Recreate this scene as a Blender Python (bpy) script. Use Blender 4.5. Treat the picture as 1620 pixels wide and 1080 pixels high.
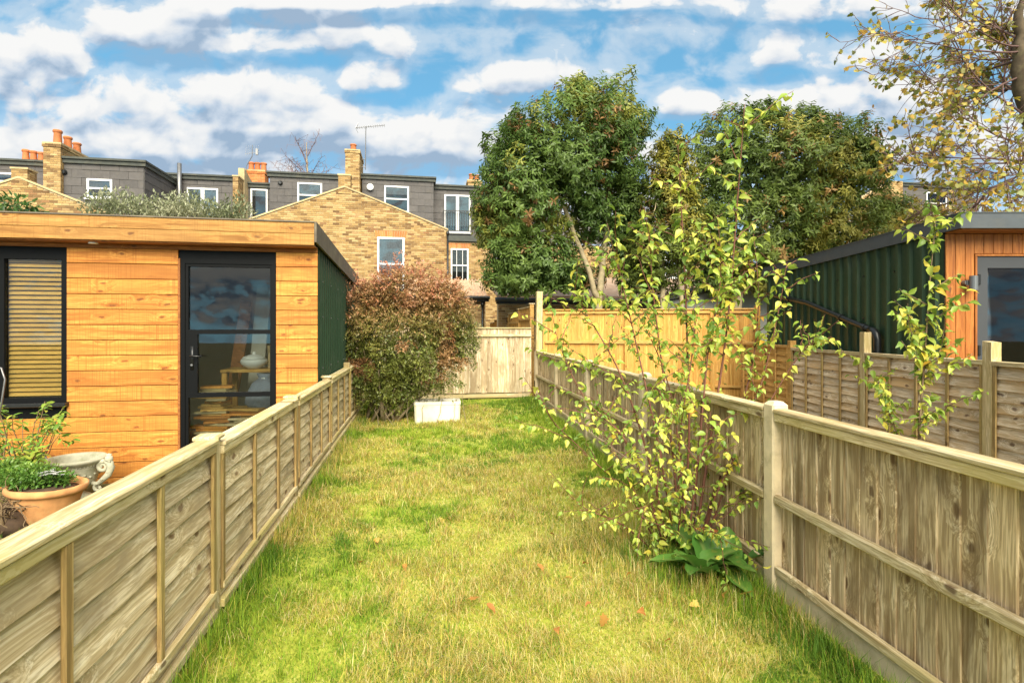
import bpy, bmesh, math, random
import numpy as np
from mathutils import Vector, Matrix, Quaternion

for o in list(bpy.data.objects):
    bpy.data.objects.remove(o)
SC = bpy.context.scene
COL = SC.collection
R = math.radians

# ------------------------------------------------------------------ camera, sky, sun, exposure
F, HOR, EYE = 850.0, 520.0, 1.6            # focal length in photo pixels, horizon row, eye height
cam = bpy.data.cameras.new('camera')
cam.sensor_width = 36.0
cam.lens = F / 1620 * 36
cam.shift_y = -(540 - HOR) / 1620
cam.clip_start, cam.clip_end = 0.05, 3000
camo = bpy.data.objects.new('camera', cam)
camo.location = (0, 0, EYE)
camo.rotation_euler = (R(90), 0, 0)
COL.objects.link(camo)
SC.camera = camo

SUN_EL, SUN_ROT = 41.0, 168.0              # sun high behind the viewer, a little to the right
SKY_STRENGTH, SUN_STRENGTH, EXPOSURE = 0.106, 4.6, 1.0
SKY_TINT = (0.92, 1.50, 1.36)
CLOUD = ((4.45, 4.45, 4.4), (3.85, 4.0, 4.15), (2.8, 3.25, 3.8), (1.65, 2.25, 3.0))   # radiance of lit tops down to shaded bases

sd = bpy.data.lights.new('sun', 'SUN')
sd.energy = SUN_STRENGTH
sd.angle = R(52)
sd.color = (1.0, 0.91, 0.74)
so = bpy.data.objects.new('sun', sd)
sv = Vector((math.sin(R(SUN_ROT)) * math.cos(R(SUN_EL)), math.cos(R(SUN_ROT)) * math.cos(R(SUN_EL)), math.sin(R(SUN_EL))))
so.rotation_euler = (-sv).to_track_quat('-Z', 'Y').to_euler()
so.location = sv * 50
COL.objects.link(so)

vs = SC.view_settings
vs.view_transform = 'Standard'
vs.look = 'None'
vs.exposure = EXPOSURE
vs.gamma = 1.0
vs.use_curve_mapping = False
SC.cycles.max_bounces = 6
SC.cycles.diffuse_bounces = 3
SC.cycles.use_adaptive_sampling = True
SC.cycles.adaptive_threshold = 0.02
SC.cycles.glossy_bounces = 3
SC.cycles.transparent_max_bounces = 8
SC.cycles.use_denoising = True
SC.cycles.sample_clamp_indirect = 6


class G:
    """thin helper round a node tree: constants or sockets as inputs"""
    def __init__(s, nt):
        s.nt = nt

    def n(s, typ, *args, **kw):
        nd = s.nt.nodes.new('ShaderNode' + typ)
        for k, v in kw.items():
            if hasattr(nd, k):
                setattr(nd, k, v)
            else:
                s.set(nd.inputs[k.replace('_', ' ')], v)
        for i, v in enumerate(args):
            if v is not None:
                s.set(nd.inputs[i], v)
        return nd

    def set(s, inp, v):
        if isinstance(v, bpy.types.NodeSocket):
            s.nt.links.new(v, inp)
        elif isinstance(v, bpy.types.Node):
            s.nt.links.new(v.outputs[0], inp)
        else:
            inp.default_value = v

    def math(s, op, a, b=None, c=None, clamp=False):
        nd = s.nt.nodes.new('ShaderNodeMath')
        nd.operation = op
        nd.use_clamp = clamp
        for i, v in enumerate((a, b, c)):
            if v is not None:
                s.set(nd.inputs[i], v)
        return nd.outputs[0]

    def vec(s, op, a, b=None):
        nd = s.nt.nodes.new('ShaderNodeVectorMath')
        nd.operation = op
        s.set(nd.inputs[0], a)
        if b is not None:
            s.set(nd.inputs[3 if op == 'SCALE' else 1], b)
        return nd.outputs[1] if op in ('LENGTH', 'DOT_PRODUCT', 'DISTANCE') else nd.outputs[0]

    def ramp(s, fac, stops, interp='LINEAR'):
        nd = s.nt.nodes.new('ShaderNodeValToRGB')
        nd.color_ramp.interpolation = interp
        el = nd.color_ramp.elements
        while len(el) < len(stops):
            el.new(0.5)
        for e, (p, c) in zip(el, stops):
            e.position = p
            e.color = c if len(c) == 4 else (*c, 1)
        s.set(nd.inputs[0], fac)
        return nd.outputs[0]

    def mix(s, fac, a, b, typ='MIX'):
        nd = s.nt.nodes.new('ShaderNodeMix')
        nd.data_type = 'RGBA'
        nd.blend_type = typ
        nd.clamp_factor = True
        s.set(nd.inputs[0], fac)
        for i, v in ((6, a), (7, b)):
            if isinstance(v, tuple) and len(v) == 3:
                v = (*v, 1)
            s.set(nd.inputs[i], v)
        return nd.outputs[2]

    def maprange(s, v, a, b, c=0.0, d=1.0, smooth=False):
        nd = s.nt.nodes.new('ShaderNodeMapRange')
        if smooth:
            nd.interpolation_type = 'SMOOTHSTEP'
        for i, x in enumerate((v, a, b, c, d)):
            s.set(nd.inputs[i], x)
        return nd.outputs[0]

    def noise(s, vec, scale, detail=4, rough=0.55, dist=0.0, col=False):
        nd = s.n('TexNoise')
        s.set(nd.inputs['Vector'], vec)
        nd.inputs['Scale'].default_value = scale
        nd.inputs['Detail'].default_value = detail
        nd.inputs['Roughness'].default_value = rough
        nd.inputs['Distortion'].default_value = dist
        return nd.outputs['Color' if col else 'Fac']


# ---- sky: Nishita air with broken cumulus, lit from above by the same sun
world = bpy.data.worlds.new('World')
SC.world = world
world.use_nodes = True
world.cycles.sampling_method = 'MANUAL'
world.cycles.sample_map_resolution = 256
wt = world.node_tree
wt.nodes.clear()

grp = bpy.data.node_groups.new('cloud_cover', 'ShaderNodeTree')
grp.interface.new_socket('Vector', in_out='INPUT', socket_type='NodeSocketVector')
grp.interface.new_socket('Cover', in_out='OUTPUT', socket_type='NodeSocketFloat')
grp.interface.new_socket('Soft', in_out='OUTPUT', socket_type='NodeSocketFloat')
gi = grp.nodes.new('NodeGroupInput')
go = grp.nodes.new('NodeGroupOutput')
g = G(grp)
sep = g.n('SeparateXYZ', gi.outputs[0])
dx, dy, dz = sep.outputs
fwd = g.math('MAXIMUM', dy, 0.25)            # a flat cloud deck: bands across the view stay level
az = g.math('DIVIDE', dx, fwd)
el = g.math('DIVIDE', dz, fwd)
stretched = g.n('CombineXYZ', az, g.math('MULTIPLY', el, 1.35), 3.7).outputs[0]
warp = g.noise(stretched, 9.0, 1, 0.5, col=True)
pv = g.vec('ADD', stretched, g.vec('SCALE', g.vec('SUBTRACT', warp, (0.5, 0.5, 0.5)), 0.07))
puff = g.noise(pv, 11.0, 8, 0.53)
lump = g.noise(pv, 11.0, 2, 0.5)
cov = 0.0
# banks of cloud: azimuth, elevation (deg), half widths, weight
def sky_at(px, py, rx, ry, w):
    return ((px - 810) / F, (HOR - py) / F, rx / F, ry / F, w)
BANKS = [sky_at(*k) for k in (
    (400, 42, 300, 62, .42), (230, 70, 170, 55, .22), (590, 72, 130, 30, .26), (50, 95, 90, 50, .34), (120, 150, 210, 46, .36), (420, 145, 130, 40, .40), (590, 128, 50, 32, .48),
    (260, 215, 380, 50, .40), (500, 195, 170, 32, .34), (120, 262, 300, 40, .36), (840, 130, 125, 32, .44), (735, 178, 80, 40, .38), (690, 232, 150, 34, .40), (1085, 172, 55, 30, .48),
    (500, 2, 200, 20, .42), (920, 4, 200, 20, .42), (1310, 16, 180, 32, .42), (1330, 88, 130, 36, .42), (1400, 158, 160, 42, .42), (1190, 165, 100, 26, .34), (1480, 240, 220, 70, .38), (1580, 60, 100, 70, .30),
    (810, 400, 1500, 170, .34))]
for (ba, be, ra, re_, w) in BANKS:
    ex = g.math('DIVIDE', g.math('SUBTRACT', az, ba), ra)
    ey = g.math('DIVIDE', g.math('SUBTRACT', el, be), re_)
    ey = g.math('MULTIPLY', ey, g.math('ADD', 1.0, g.math('MULTIPLY', g.math('LESS_THAN', ey, 0.0), 0.7)))     # flat bases
    q = g.math('ADD', g.math('MULTIPLY', ex, ex), g.math('MULTIPLY', ey, ey))
    cov = g.math('ADD', cov, g.maprange(q, 0.0, 1.9, w, 0.0, True))
# beyond the view, sides and overhead: extra cloud added for softer fill light
side = g.maprange(g.math('ABSOLUTE', az), 1.0, 1.5, 0.0, 0.30)
cov = g.math('ADD', cov, side)
over = g.maprange(el, 0.66, 0.95, 0.0, 0.30)
cov = g.math('ADD', cov, over)
g.set(go.inputs[0], g.math('ADD', cov, g.math('ADD', -0.25, g.math('MULTIPLY', puff, 1.58))))
g.set(go.inputs[1], g.math('ADD', cov, g.math('ADD', -0.14, g.math('MULTIPLY', lump, 1.36))))

g = G(wt)
tc = g.n('TexCoord').outputs['Generated']
def cover(vec):
    nd = wt.nodes.new('ShaderNodeGroup')
    nd.node_tree = grp
    g.set(nd.inputs[0], vec)
    return nd.outputs
c0 = cover(tc)[0]
c1 = cover(g.vec('ADD', tc, (0.0, 0.0, 0.030)))
EDGE = 0.72
mask = g.maprange(c0, EDGE - .10, EDGE + .22, 0, 1, True)
thin = g.maprange(c0, EDGE - .36, EDGE + .02, 0, 0.45, True)
mask = g.math('MAXIMUM', mask, thin)
# bases, with more cloud above them, are grey blue; tops and edges are white
shade = g.math('ADD', g.math('MULTIPLY', g.math('SUBTRACT', c1[1], EDGE), 1.5), g.math('MULTIPLY', g.math('SUBTRACT', c1[0], c0), 1.6))
shade = g.maprange(shade, -0.34, 1.05, 0, 1)
cloudcol = g.ramp(shade, [(0.0, CLOUD[0]), (0.35, CLOUD[1]), (0.65, CLOUD[2]), (1.0, CLOUD[3])])
sky = g.n('TexSky')
sky.sky_type = 'NISHITA'
sky.sun_disc = False
sky.sun_elevation = R(SUN_EL)
sky.sun_rotation = R(SUN_ROT)
sky.altitude = 50
sky.air_density = 1.0
sky.dust_density = 0.6
sky.ozone_density = 1.0
bg = g.n('Background')
lift = g.n('SeparateXYZ', tc)
g.set(sky.inputs['Vector'], g.n('CombineXYZ', lift.outputs[0], lift.outputs[1], g.math('ADD', g.math('MULTIPLY', g.math('MAXIMUM', lift.outputs[2], 0.0), 0.62), 0.34)).outputs[0])      # little ground haze
skyc = g.mix(1.0, sky.outputs[0], SKY_TINT, 'MULTIPLY')
g.set(bg.inputs['Color'], g.mix(mask, skyc, cloudcol))
bg.inputs['Strength'].default_value = SKY_STRENGTH
wo = g.n('OutputWorld')
wt.links.new(bg.outputs[0], wo.inputs[0])

# ------------------------------------------------------------------ measuring: photo rows and columns to points on known planes
TH = R(10.0)                                # the garden runs 10 degrees to the left of the view
CT, ST = math.cos(TH), math.sin(TH)
def at(px, py, d):
    return Vector(((px - 810) / F * d, d, EYE - (py - HOR) / F * d))
def gw(px, py, a):
    """crossing of a sight line with the plane 'a metres down the garden': (b across, z)"""
    u = (px - 810) / F
    d = a / (CT - u * ST)
    return d * (u * CT + ST), EYE - (py - HOR) / F * d
def gp(b, a, z=0.0):
    return Vector((b * CT - a * ST, b * ST + a * CT, z))

# ------------------------------------------------------------------ mesh helpers
class MB:
    def __init__(s):
        s.v, s.f = [], []

    def add(s, vs_, fs):
        k = len(s.v)
        s.v += [tuple(p) for p in vs_]
        s.f += [tuple(i + k for i in f) for f in fs]
        return s

    def box(s, x0, x1, y0, y1, z0, z1):
        return s.hexa([(x0, y0, z0), (x1, y0, z0), (x1, y1, z0), (x0, y1, z0), (x0, y0, z1), (x1, y0, z1), (x1, y1, z1), (x0, y1, z1)])

    def hexa(s, p):
        return s.add(p, [(0, 3, 2, 1), (4, 5, 6, 7), (0, 1, 5, 4), (1, 2, 6, 5), (2, 3, 7, 6), (3, 0, 4, 7)])

    def prism(s, poly, y0, y1, axis='y'):
        n = len(poly)
        if axis == 'y':
            a = [(x, y0, z) for x, z in poly]; b = [(x, y1, z) for x, z in poly]
        elif axis == 'x':
            a = [(y0, x, z) for x, z in poly]; b = [(y1, x, z) for x, z in poly]
        else:
            a = [(x, z, y0) for x, z in poly]; b = [(x, z, y1) for x, z in poly]
        fs = [tuple(range(n)), tuple(range(2 * n - 1, n - 1, -1))]
        fs += [(i, i + n, (i + 1) % n + n, (i + 1) % n) for i in range(n)]
        return s.add(a + b, fs)

    def tube(s, pts, rad, n=6, cap=True):
        pts = [Vector(p) for p in pts]
        m = len(pts)
        if not hasattr(rad, '__len__'):
            rad = [rad] * m
        ref = None
        vs_, fs = [], []
        for i, p in enumerate(pts):
            t = (pts[min(i + 1, m - 1)] - pts[max(i - 1, 0)])
            t = t.normalized() if t.length > 1e-9 else Vector((0, 0, 1))
            if ref is None:
                ref = t.orthogonal().normalized()
            ref = (ref - t * ref.dot(t))
            ref = ref.normalized() if ref.length > 1e-6 else t.orthogonal().normalized()
            b = t.cross(ref)
            for k in range(n):
                an = 2 * math.pi * k / n
                vs_.append(p + (ref * math.cos(an) + b * math.sin(an)) * rad[i])
        for i in range(m - 1):
            for k in range(n):
                k2 = (k + 1) % n
                fs.append((i * n + k, i * n + k2, (i + 1) * n + k2, (i + 1) * n + k))
        if cap:
            fs.append(tuple(range(n - 1, -1, -1)))
            fs.append(tuple((m - 1) * n + k for k in range(n)))
        return s.add(vs_, fs)

    def lathe(s, prof, n=24, c=(0, 0, 0), M=None, wob=None):
        vs_, fs = [], []
        for j, (r, z) in enumerate(prof):
            for k in range(n):
                an = 2 * math.pi * k / n
                rr = r * (1 + (wob(j, an) if wob else 0))
                p = Vector((rr * math.cos(an), rr * math.sin(an), z))
                if M:
                    p = M @ p
                vs_.append(p + Vector(c))
        m = len(prof)
        for j in range(m - 1):
            for k in range(n):
                k2 = (k + 1) % n
                fs.append((j * n + k, j * n + k2, (j + 1) * n + k2, (j + 1) * n + k))
        if prof[0][0] > 1e-6:
            fs.append(tuple(range(n - 1, -1, -1)))
        if prof[-1][0] > 1e-6:
            fs.append(tuple((m - 1) * n + k for k in range(n)))
        return s.add(vs_, fs)

    def mesh(s, name, m=None, smooth=False):
        me = bpy.data.meshes.new(name)
        me.from_pydata(s.v, [], s.f)
        if m:
            me.materials.append(m)
        if smooth:
            me.polygons.foreach_set('use_smooth', [True] * len(me.polygons))
        me.update()
        return me

    def build(s, name, m, parent=None, smooth=False, loc=None, rz=0.0):
        o = bpy.data.objects.new(name, s.mesh(name, m, smooth))
        COL.objects.link(o)
        o.parent = parent
        if loc is not None:
            o.location = loc
        if rz:
            o.rotation_euler[2] = rz
        return o


_cb = {}
def cbox(sx, sy, sz, bev, m):
    """box with chamfered edges, centred; shared between alike pieces"""
    key = (round(sx, 4), round(sy, 4), round(sz, 4), bev, m.name)
    if key not in _cb:
        bm = bmesh.new()
        bmesh.ops.create_cube(bm, size=1)
        bmesh.ops.scale(bm, vec=(sx, sy, sz), verts=bm.verts)
        if bev:
            bmesh.ops.bevel(bm, geom=list(bm.edges), offset=bev, segments=1, affect='EDGES')
        me = bpy.data.meshes.new('board')
        bm.to_mesh(me); bm.free()
        me.materials.append(m)
        _cb[key] = me
    return _cb[key]

def inst(name, me, parent=None, loc=(0, 0, 0), rot=(0, 0, 0), scale=None):
    o = bpy.data.objects.new(name, me)
    COL.objects.link(o)
    o.parent = parent
    o.location = loc
    o.rotation_euler = rot
    if scale:
        o.scale = scale
    return o

def piece(name, parent, m, x0, x1, y0, y1, z0, z1, bev=0.003, rot=(0, 0, 0)):
    return inst(name, cbox(x1 - x0, y1 - y0, z1 - z0, bev, m), parent, ((x0 + x1) / 2, (y0 + y1) / 2, (z0 + z1) / 2), rot)

def thing(name, label, cat, loc=(0, 0, 0), rz=0.0, group=None):
    o = bpy.data.objects.new(name, None)
    o.empty_display_size = 0.1
    COL.objects.link(o)
    o.location = loc
    o.rotation_euler[2] = rz
    return tag(o, label, cat, group)

def tag(o, label=None, cat=None, group=None, kind=None):
    if label: o['label'] = label
    if cat: o['category'] = cat
    if group: o['group'] = group
    if kind: o['kind'] = kind
    return o

# ---- numpy: many small faces in one mesh, colour per leaf or blade
def np_mesh(name, verts, tris, m, cols=None, parent=None, smooth=False):
    me = bpy.data.meshes.new(name)
    nv, nt_ = len(verts), len(tris)
    me.vertices.add(nv)
    me.vertices.foreach_set('co', np.ascontiguousarray(verts, np.float32).ravel())
    me.loops.add(nt_ * 3)
    me.loops.foreach_set('vertex_index', np.ascontiguousarray(tris, np.int32).ravel())
    me.polygons.add(nt_)
    me.polygons.foreach_set('loop_start', np.arange(0, nt_ * 3, 3, dtype=np.int32))
    me.update(calc_edges=True)
    if smooth:
        me.polygons.foreach_set('use_smooth', np.ones(nt_, bool))
    if cols is not None:
        at_ = me.attributes.new('Col', 'FLOAT_COLOR', 'POINT')
        c4 = np.ones((nv, 4), np.float32); c4[:, :3] = cols
        at_.data.foreach_set('color', c4.ravel())
    me.materials.append(m)
    o = bpy.data.objects.new(name, me)
    COL.objects.link(o)
    o.parent = parent
    return o

def nrm(a):
    return a / np.maximum(np.linalg.norm(a, axis=-1, keepdims=True), 1e-9)

LANCE = (np.array([(0, 0, 0), (.30, .16, .03), (.30, -.16, .03), (.35, 0, 0), (.70, .13, .0), (.70, -.13, .0), (.72, 0, -.04), (1, 0, -.14)], float),
         np.array([(0, 3, 1), (0, 2, 3), (1, 3, 6), (1, 6, 4), (3, 2, 5), (3, 5, 6), (4, 6, 7), (6, 5, 7)]))
SMALL = (np.array([(0, 0, 0), (.45, .24, .05), (.5, 0, 0), (.45, -.24, .05), (1, 0, -.1)], float),
         np.array([(0, 2, 1), (0, 3, 2), (1, 2, 4), (2, 3, 4)]))
HEART = (np.array([(0, 0, 0), (.12, .20, .09), (.12, -.20, .08), (.38, .29, .15), (.38, -.30, .12), (.4, 0, 0), (.70, .18, .06), (.70, -.17, .03), (.72, 0, -.07), (1, .03, -.24)], float),
         np.array([(0, 5, 1), (0, 2, 5), (1, 5, 3), (5, 2, 4), (3, 5, 8), (3, 8, 6), (5, 4, 7), (5, 7, 8), (6, 8, 9), (8, 7, 9)]))
_mp = [(0, 0), (.10, .28), (-.02, .52), (.30, .42), (.42, .62), (.52, .34), (.72, .34), (1.0, 0), (.72, -.34), (.52, -.34), (.42, -.62), (.30, -.42), (-.02, -.52), (.10, -.28)]
MAPLE = (np.array([(.42, 0, .0)] + [(x, y, .10 * abs(y) - .10 * x * x) for x, y in _mp], float),
         np.array([(0, 1 + (i + 1) % 14, 1 + i) for i in range(14)]))

def leaf_arrays(pos, dirs, ups, size, tmpl, curl=None):
    V, T = tmpl
    n, k = len(pos), len(V)
    x = nrm(dirs); y = nrm(np.cross(ups, x)); z = np.cross(x, y)
    s = size[:, None, None]
    P = pos[:, None, :] + s * (V[None, :, 0:1] * x[:, None, :] + V[None, :, 1:2] * y[:, None, :] + V[None, :, 2:3] * z[:, None, :])
    tr = (T[None] + (np.arange(n) * k)[:, None, None]).reshape(-1, 3)
    return P.reshape(-1, 3), tr, k

def leaf_cloud(name, m, parent, pos, dirs, ups, size, tmpl, col, kind='stuff'):
    P, tr, k = leaf_arrays(pos, dirs, ups, size, tmpl)
    o = np_mesh(name, P, tr, m, np.repeat(col, k, 0), parent)
    if kind:
        o['kind'] = kind
    return o

def vnoise(p, scale, seed=0):
    """value noise, p (N,2 or 3)"""
    q = np.asarray(p, float) * scale
    if q.shape[1] == 2:
        q = np.c_[q, np.zeros(len(q))]
    i = np.floor(q).astype(np.int64); f = q - i; f = f * f * (3 - 2 * f)
    def h(a, b, c):
        x = (a * 374761393 + b * 668265263 + c * 2147483647 + seed * 1274126177) & 0xffffffff
        x = ((x ^ (x >> 13)) * 1274126177) & 0xffffffff
        return ((x ^ (x >> 16)) & 0xffff) / 65535.0
    r = 0
    for a in (0, 1):
        for b in (0, 1):
            for c in (0, 1):
                w = (f[:, 0] if a else 1 - f[:, 0]) * (f[:, 1] if b else 1 - f[:, 1]) * (f[:, 2] if c else 1 - f[:, 2])
                r = r + w * h(i[:, 0] + a, i[:, 1] + b, i[:, 2] + c)
    return r

# ------------------------------------------------------------------ materials
def newmat(name):
    m = bpy.data.materials.new(name)
    m.use_nodes = True
    nt = m.node_tree
    nt.nodes.clear()
    g = G(nt)
    bs = g.n('BsdfPrincipled')
    out = g.n('OutputMaterial')
    nt.links.new(bs.outputs[0], out.inputs[0])
    return m, g, bs, out

def coords(g, seed=0.0):
    tc = g.n('TexCoord').outputs['Object']
    rnd = g.n('ObjectInfo').outputs['Random']
    off = g.n('CombineXYZ', g.math('MULTIPLY', rnd, 37.0), g.math('MULTIPLY', rnd, 91.0), g.math('MULTIPLY', rnd, 53.0)).outputs[0]
    return g.vec('ADD', tc, off), rnd, tc

def bump(g, bs, h, strength=0.3, dist=0.004):
    b = g.n('Bump')
    b.inputs['Strength'].default_value = strength
    b.inputs['Distance'].default_value = dist
    g.set(b.inputs['Height'], h)
    g.nt.links.new(b.outputs[0], bs.inputs['Normal'])

def plain(name, col, rough=0.6, metal=0.0, var=0.12, scale=6.0, bmp=0.15, spec=0.5, dirt=None, dirt_amt=0.3):
    m, g, bs, out = newmat(name)
    p, rnd, tc = coords(g)
    n1 = g.noise(p, scale, 6, 0.6)
    n2 = g.noise(p, scale * 9, 3, 0.6)
    v = g.math('ADD', g.maprange(n1, 0.25, 0.75, 1 - var, 1 + var), g.math('MULTIPLY', g.math('SUBTRACT', rnd, 0.5), var))
    c = g.mix(1.0, (*col, 1), g.n('CombineXYZ', v, v, v).outputs[0], 'MULTIPLY')
    if dirt:
        c = g.mix(g.math('MULTIPLY', g.maprange(g.noise(p, scale * 0.6, 5, 0.65), 0.48, 0.72, 0, 1, True), dirt_amt), c, (*dirt, 1))
    g.set(bs.inputs['Base Color'], c)
    g.set(bs.inputs['Roughness'], g.maprange(n2, 0.3, 0.7, max(0, rough - 0.08), min(1, rough + 0.08)))
    bs.inputs['Metallic'].default_value = metal
    bs.inputs['Specular IOR Level'].default_value = spec
    if bmp:
        bump(g, bs, g.math('ADD', n1, g.math('MULTIPLY', n2, 0.5)), bmp, 0.004)
    return m

AX = {'X': 0, 'Y': 1, 'Z': 2}
def wood(name, light, mid, dark, axis='X', thick='Y', knot=(0.10, 0.045, 0.02), knots=0.5, stain=None, stain_amt=0.5, stain_scale=2.2, saw=0.0, rough=0.82, rnd_amt=0.30, bmp=0.35, grainy=1.0):
    m, g, bs, out = newmat(name)
    p, rnd, tc = coords(g)
    S = [17.0, 17.0, 17.0]; S[AX[axis]] = 0.8
    q = g.vec('MULTIPLY', p, tuple(S))
    vor = g.n('TexVoronoi')
    vor.voronoi_dimensions = '2D'
    sp3 = g.n('SeparateXYZ', p)
    cross = [i for i in range(3) if i not in (AX[axis], AX[thick])][0]
    wob = g.math('MULTIPLY', g.noise(p, 14.0, 2), 0.25)
    g.set(vor.inputs['Vector'], g.n('CombineXYZ', g.math('ADD', g.math('MULTIPLY', sp3.outputs[AX[axis]], 3.2), wob), g.math('ADD', g.math('MULTIPLY', sp3.outputs[cross], 7.0), wob), 0.0).outputs[0])
    vor.inputs['Scale'].default_value = 1.0
    vd, vc = vor.outputs['Distance'], vor.outputs['Color']
    has = g.math('GREATER_THAN', g.n('SeparateColor', vc).outputs[0], 1 - knots)
    swirl = g.math('MULTIPLY', g.maprange(vd, 0.05, 0.5, 1.0, 0.0, True), has)
    w = g.noise(g.vec('MULTIPLY', p, (2.0, 2.0, 2.0)), 1.0, 2, 0.5, col=True)
    q2 = g.vec('ADD', q, g.vec('SCALE', w, 0.7))
    q2 = g.vec('ADD', q2, g.n('CombineXYZ', g.math('MULTIPLY', swirl, 0.8), g.math('MULTIPLY', swirl, 0.8), g.math('MULTIPLY', swirl, 0.8)).outputs[0])
    gr = g.noise(q2, 1.3, 6, 0.62)
    fine = g.noise(g.vec('MULTIPLY', q2, (6.0, 6.0, 6.0)), 1.0, 3, 0.6)
    c = g.ramp(gr, [(0.34, dark), (0.48, mid), (0.64, light)])
    c = g.mix(g.math('MULTIPLY', g.maprange(fine, 0.40, 0.60, 0.75, 0, True), grainy), c, dark)
    if stain:
        st = g.noise(g.vec('MULTIPLY', p, tuple(0.45 if i == AX[axis] else 1.0 for i in range(3))), stain_scale, 5, 0.62, 0.6)
        c = g.mix(g.math('MULTIPLY', g.maprange(st, 0.46, 0.64, 0, 1, True), stain_amt), c, stain)
    kn = g.math('MULTIPLY', g.maprange(vd, 0.05, 0.14, 1.0, 0.0, True), has)
    c = g.mix(g.math('MULTIPLY', kn, 0.8), c, knot)
    if saw:
        sx = g.n('SeparateXYZ', p).outputs[AX[axis]]
        sl = g.noise(g.n('CombineXYZ', g.math('MULTIPLY', sx, 95.0), rnd, 0.0).outputs[0], 1.0, 2, 0.6)
        patch = g.maprange(g.noise(p, 2.0, 3), 0.4, 0.65, 0.25, 1.0)
        c = g.mix(g.math('MULTIPLY', g.math('MULTIPLY', g.maprange(sl, 0.50, 0.64, 0, 1, True), saw), patch), c, dark)
    v = g.math('ADD', 1.0, g.math('MULTIPLY', g.math('SUBTRACT', rnd, 0.5), rnd_amt))
    c = g.mix(1.0, c, g.n('CombineXYZ', v, v, v).outputs[0], 'MULTIPLY')
    g.set(bs.inputs['Base Color'], c)
    bs.inputs['Roughness'].default_value = rough
    bs.inputs['Specular IOR Level'].default_value = 0.3
    bump(g, bs, g.math('ADD', gr, g.math('MULTIPLY', fine, 0.6)), bmp, 0.006)
    return m

def leafmat(name, rough=0.45, trans=0.35, attr=True, stops=None, spec=0.5):
    m, g, bs, out = newmat(name)
    if attr:
        a = g.n('Attribute')
        a.attribute_name = 'Col'
        c = a.outputs['Color']
    else:
        c = g.ramp(g.n('ObjectInfo').outputs['Random'], stops)
        p = g.n('TexCoord').outputs['Object']
        sx = g.n('SeparateXYZ', p)
        vein = g.math('ABSOLUTE', sx.outputs[1])
        c = g.mix(g.maprange(vein, 0.0, 0.02, 0.35, 0.0), c, (0.45, 0.48, 0.16, 1))
        bl = g.noise(g.vec('SCALE', p, 7.0), 1.0, 4, 0.6)
        c = g.mix(g.maprange(bl, 0.58, 0.75, 0, 0.5, True), c, (0.42, 0.33, 0.06, 1))
    g.set(bs.inputs['Base Color'], c)
    bs.inputs['Roughness'].default_value = rough
    bs.inputs['Specular IOR Level'].default_value = spec
    tr = g.n('BsdfTranslucent')
    g.set(tr.inputs['Color'], c)
    mx = g.n('MixShader')
    mx.inputs[0].default_value = trans
    g.nt.links.new(bs.outputs[0], mx.inputs[1])
    g.nt.links.new(tr.outputs[0], mx.inputs[2])
    g.nt.links.new(mx.outputs[0], out.inputs[0])
    return m

def glass(name, tint=(0.86, 0.89, 0.87), refl=1.0):
    m, g, bs, out = newmat(name)
    g.nt.nodes.remove(bs)
    fr = g.n('Fresnel')
    fr.inputs['IOR'].default_value = 1.5
    t = g.n('BsdfTransparent'); t.inputs[0].default_value = (*tint, 1)
    gl = g.n('BsdfGlossy'); gl.inputs['Roughness'].default_value = 0.01
    p, rnd, tc = coords(g)
    b = g.n('Bump'); b.inputs['Strength'].default_value = 0.02; b.inputs['Distance'].default_value = 0.02
    g.set(b.inputs['Height'], g.noise(p, 1.6, 2)); g.nt.links.new(b.outputs[0], gl.inputs['Normal'])
    mx = g.n('MixShader')
    g.set(mx.inputs[0], g.math('MULTIPLY', fr.outputs[0], refl * 1.3, clamp=True))
    g.nt.links.new(t.outputs[0], mx.inputs[1]); g.nt.links.new(gl.outputs[0], mx.inputs[2])
    g.nt.links.new(mx.outputs[0], out.inputs[0])
    return m

M = {}
GREY_L, GREY_M, GREY_D = (0.56, 0.46, 0.29), (0.41, 0.32, 0.18), (0.19, 0.135, 0.065)
MOSS = (0.27, 0.24, 0.07)
M['lap'] = wood('weathered lap boards', (0.85, 0.74, 0.52), (0.74, 0.61, 0.38), (0.42, 0.31, 0.155), 'Y', 'X', stain=(0.30, 0.235, 0.14), stain_amt=0.65, knots=0.36, stain_scale=3.0, rnd_amt=0.36, knot=(0.16, 0.085, 0.035))
M['lap_rail'] = wood('weathered rail', (0.80, 0.70, 0.48), (0.68, 0.57, 0.33), (0.44, 0.33, 0.15), 'Y', 'X', stain=(0.48, 0.40, 0.12), stain_amt=0.6, knots=0.2)
M['lap_post'] = wood('weathered post', (0.74, 0.63, 0.40), (0.60, 0.48, 0.26), (0.37, 0.27, 0.12), 'Z', 'X', stain=(0.42, 0.35, 0.12), stain_amt=0.5, knots=0.15)
M['batten'] = wood('brown batten', (0.54, 0.38, 0.16), (0.42, 0.28, 0.11), (0.23, 0.15, 0.055), 'Z', 'X', stain=(0.36, 0.30, 0.09), stain_amt=0.4, knots=0.1)
M['close'] = wood('weathered vertical boards', (0.85, 0.71, 0.48), (0.66, 0.51, 0.30), (0.30, 0.205, 0.10), 'Z', 'X', stain=(0.19, 0.125, 0.06), stain_amt=0.70, knots=0.45, stain_scale=3.2, rnd_amt=0.30, knot=(0.10, 0.05, 0.02))
M['close_back'] = wood('weathered vertical boards pale', (0.78, 0.68, 0.50), (0.62, 0.50, 0.32), (0.34, 0.25, 0.13), 'Z', 'Y', stain=(0.28, 0.20, 0.11), stain_amt=0.75, knots=0.3, rnd_amt=0.45)
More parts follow.
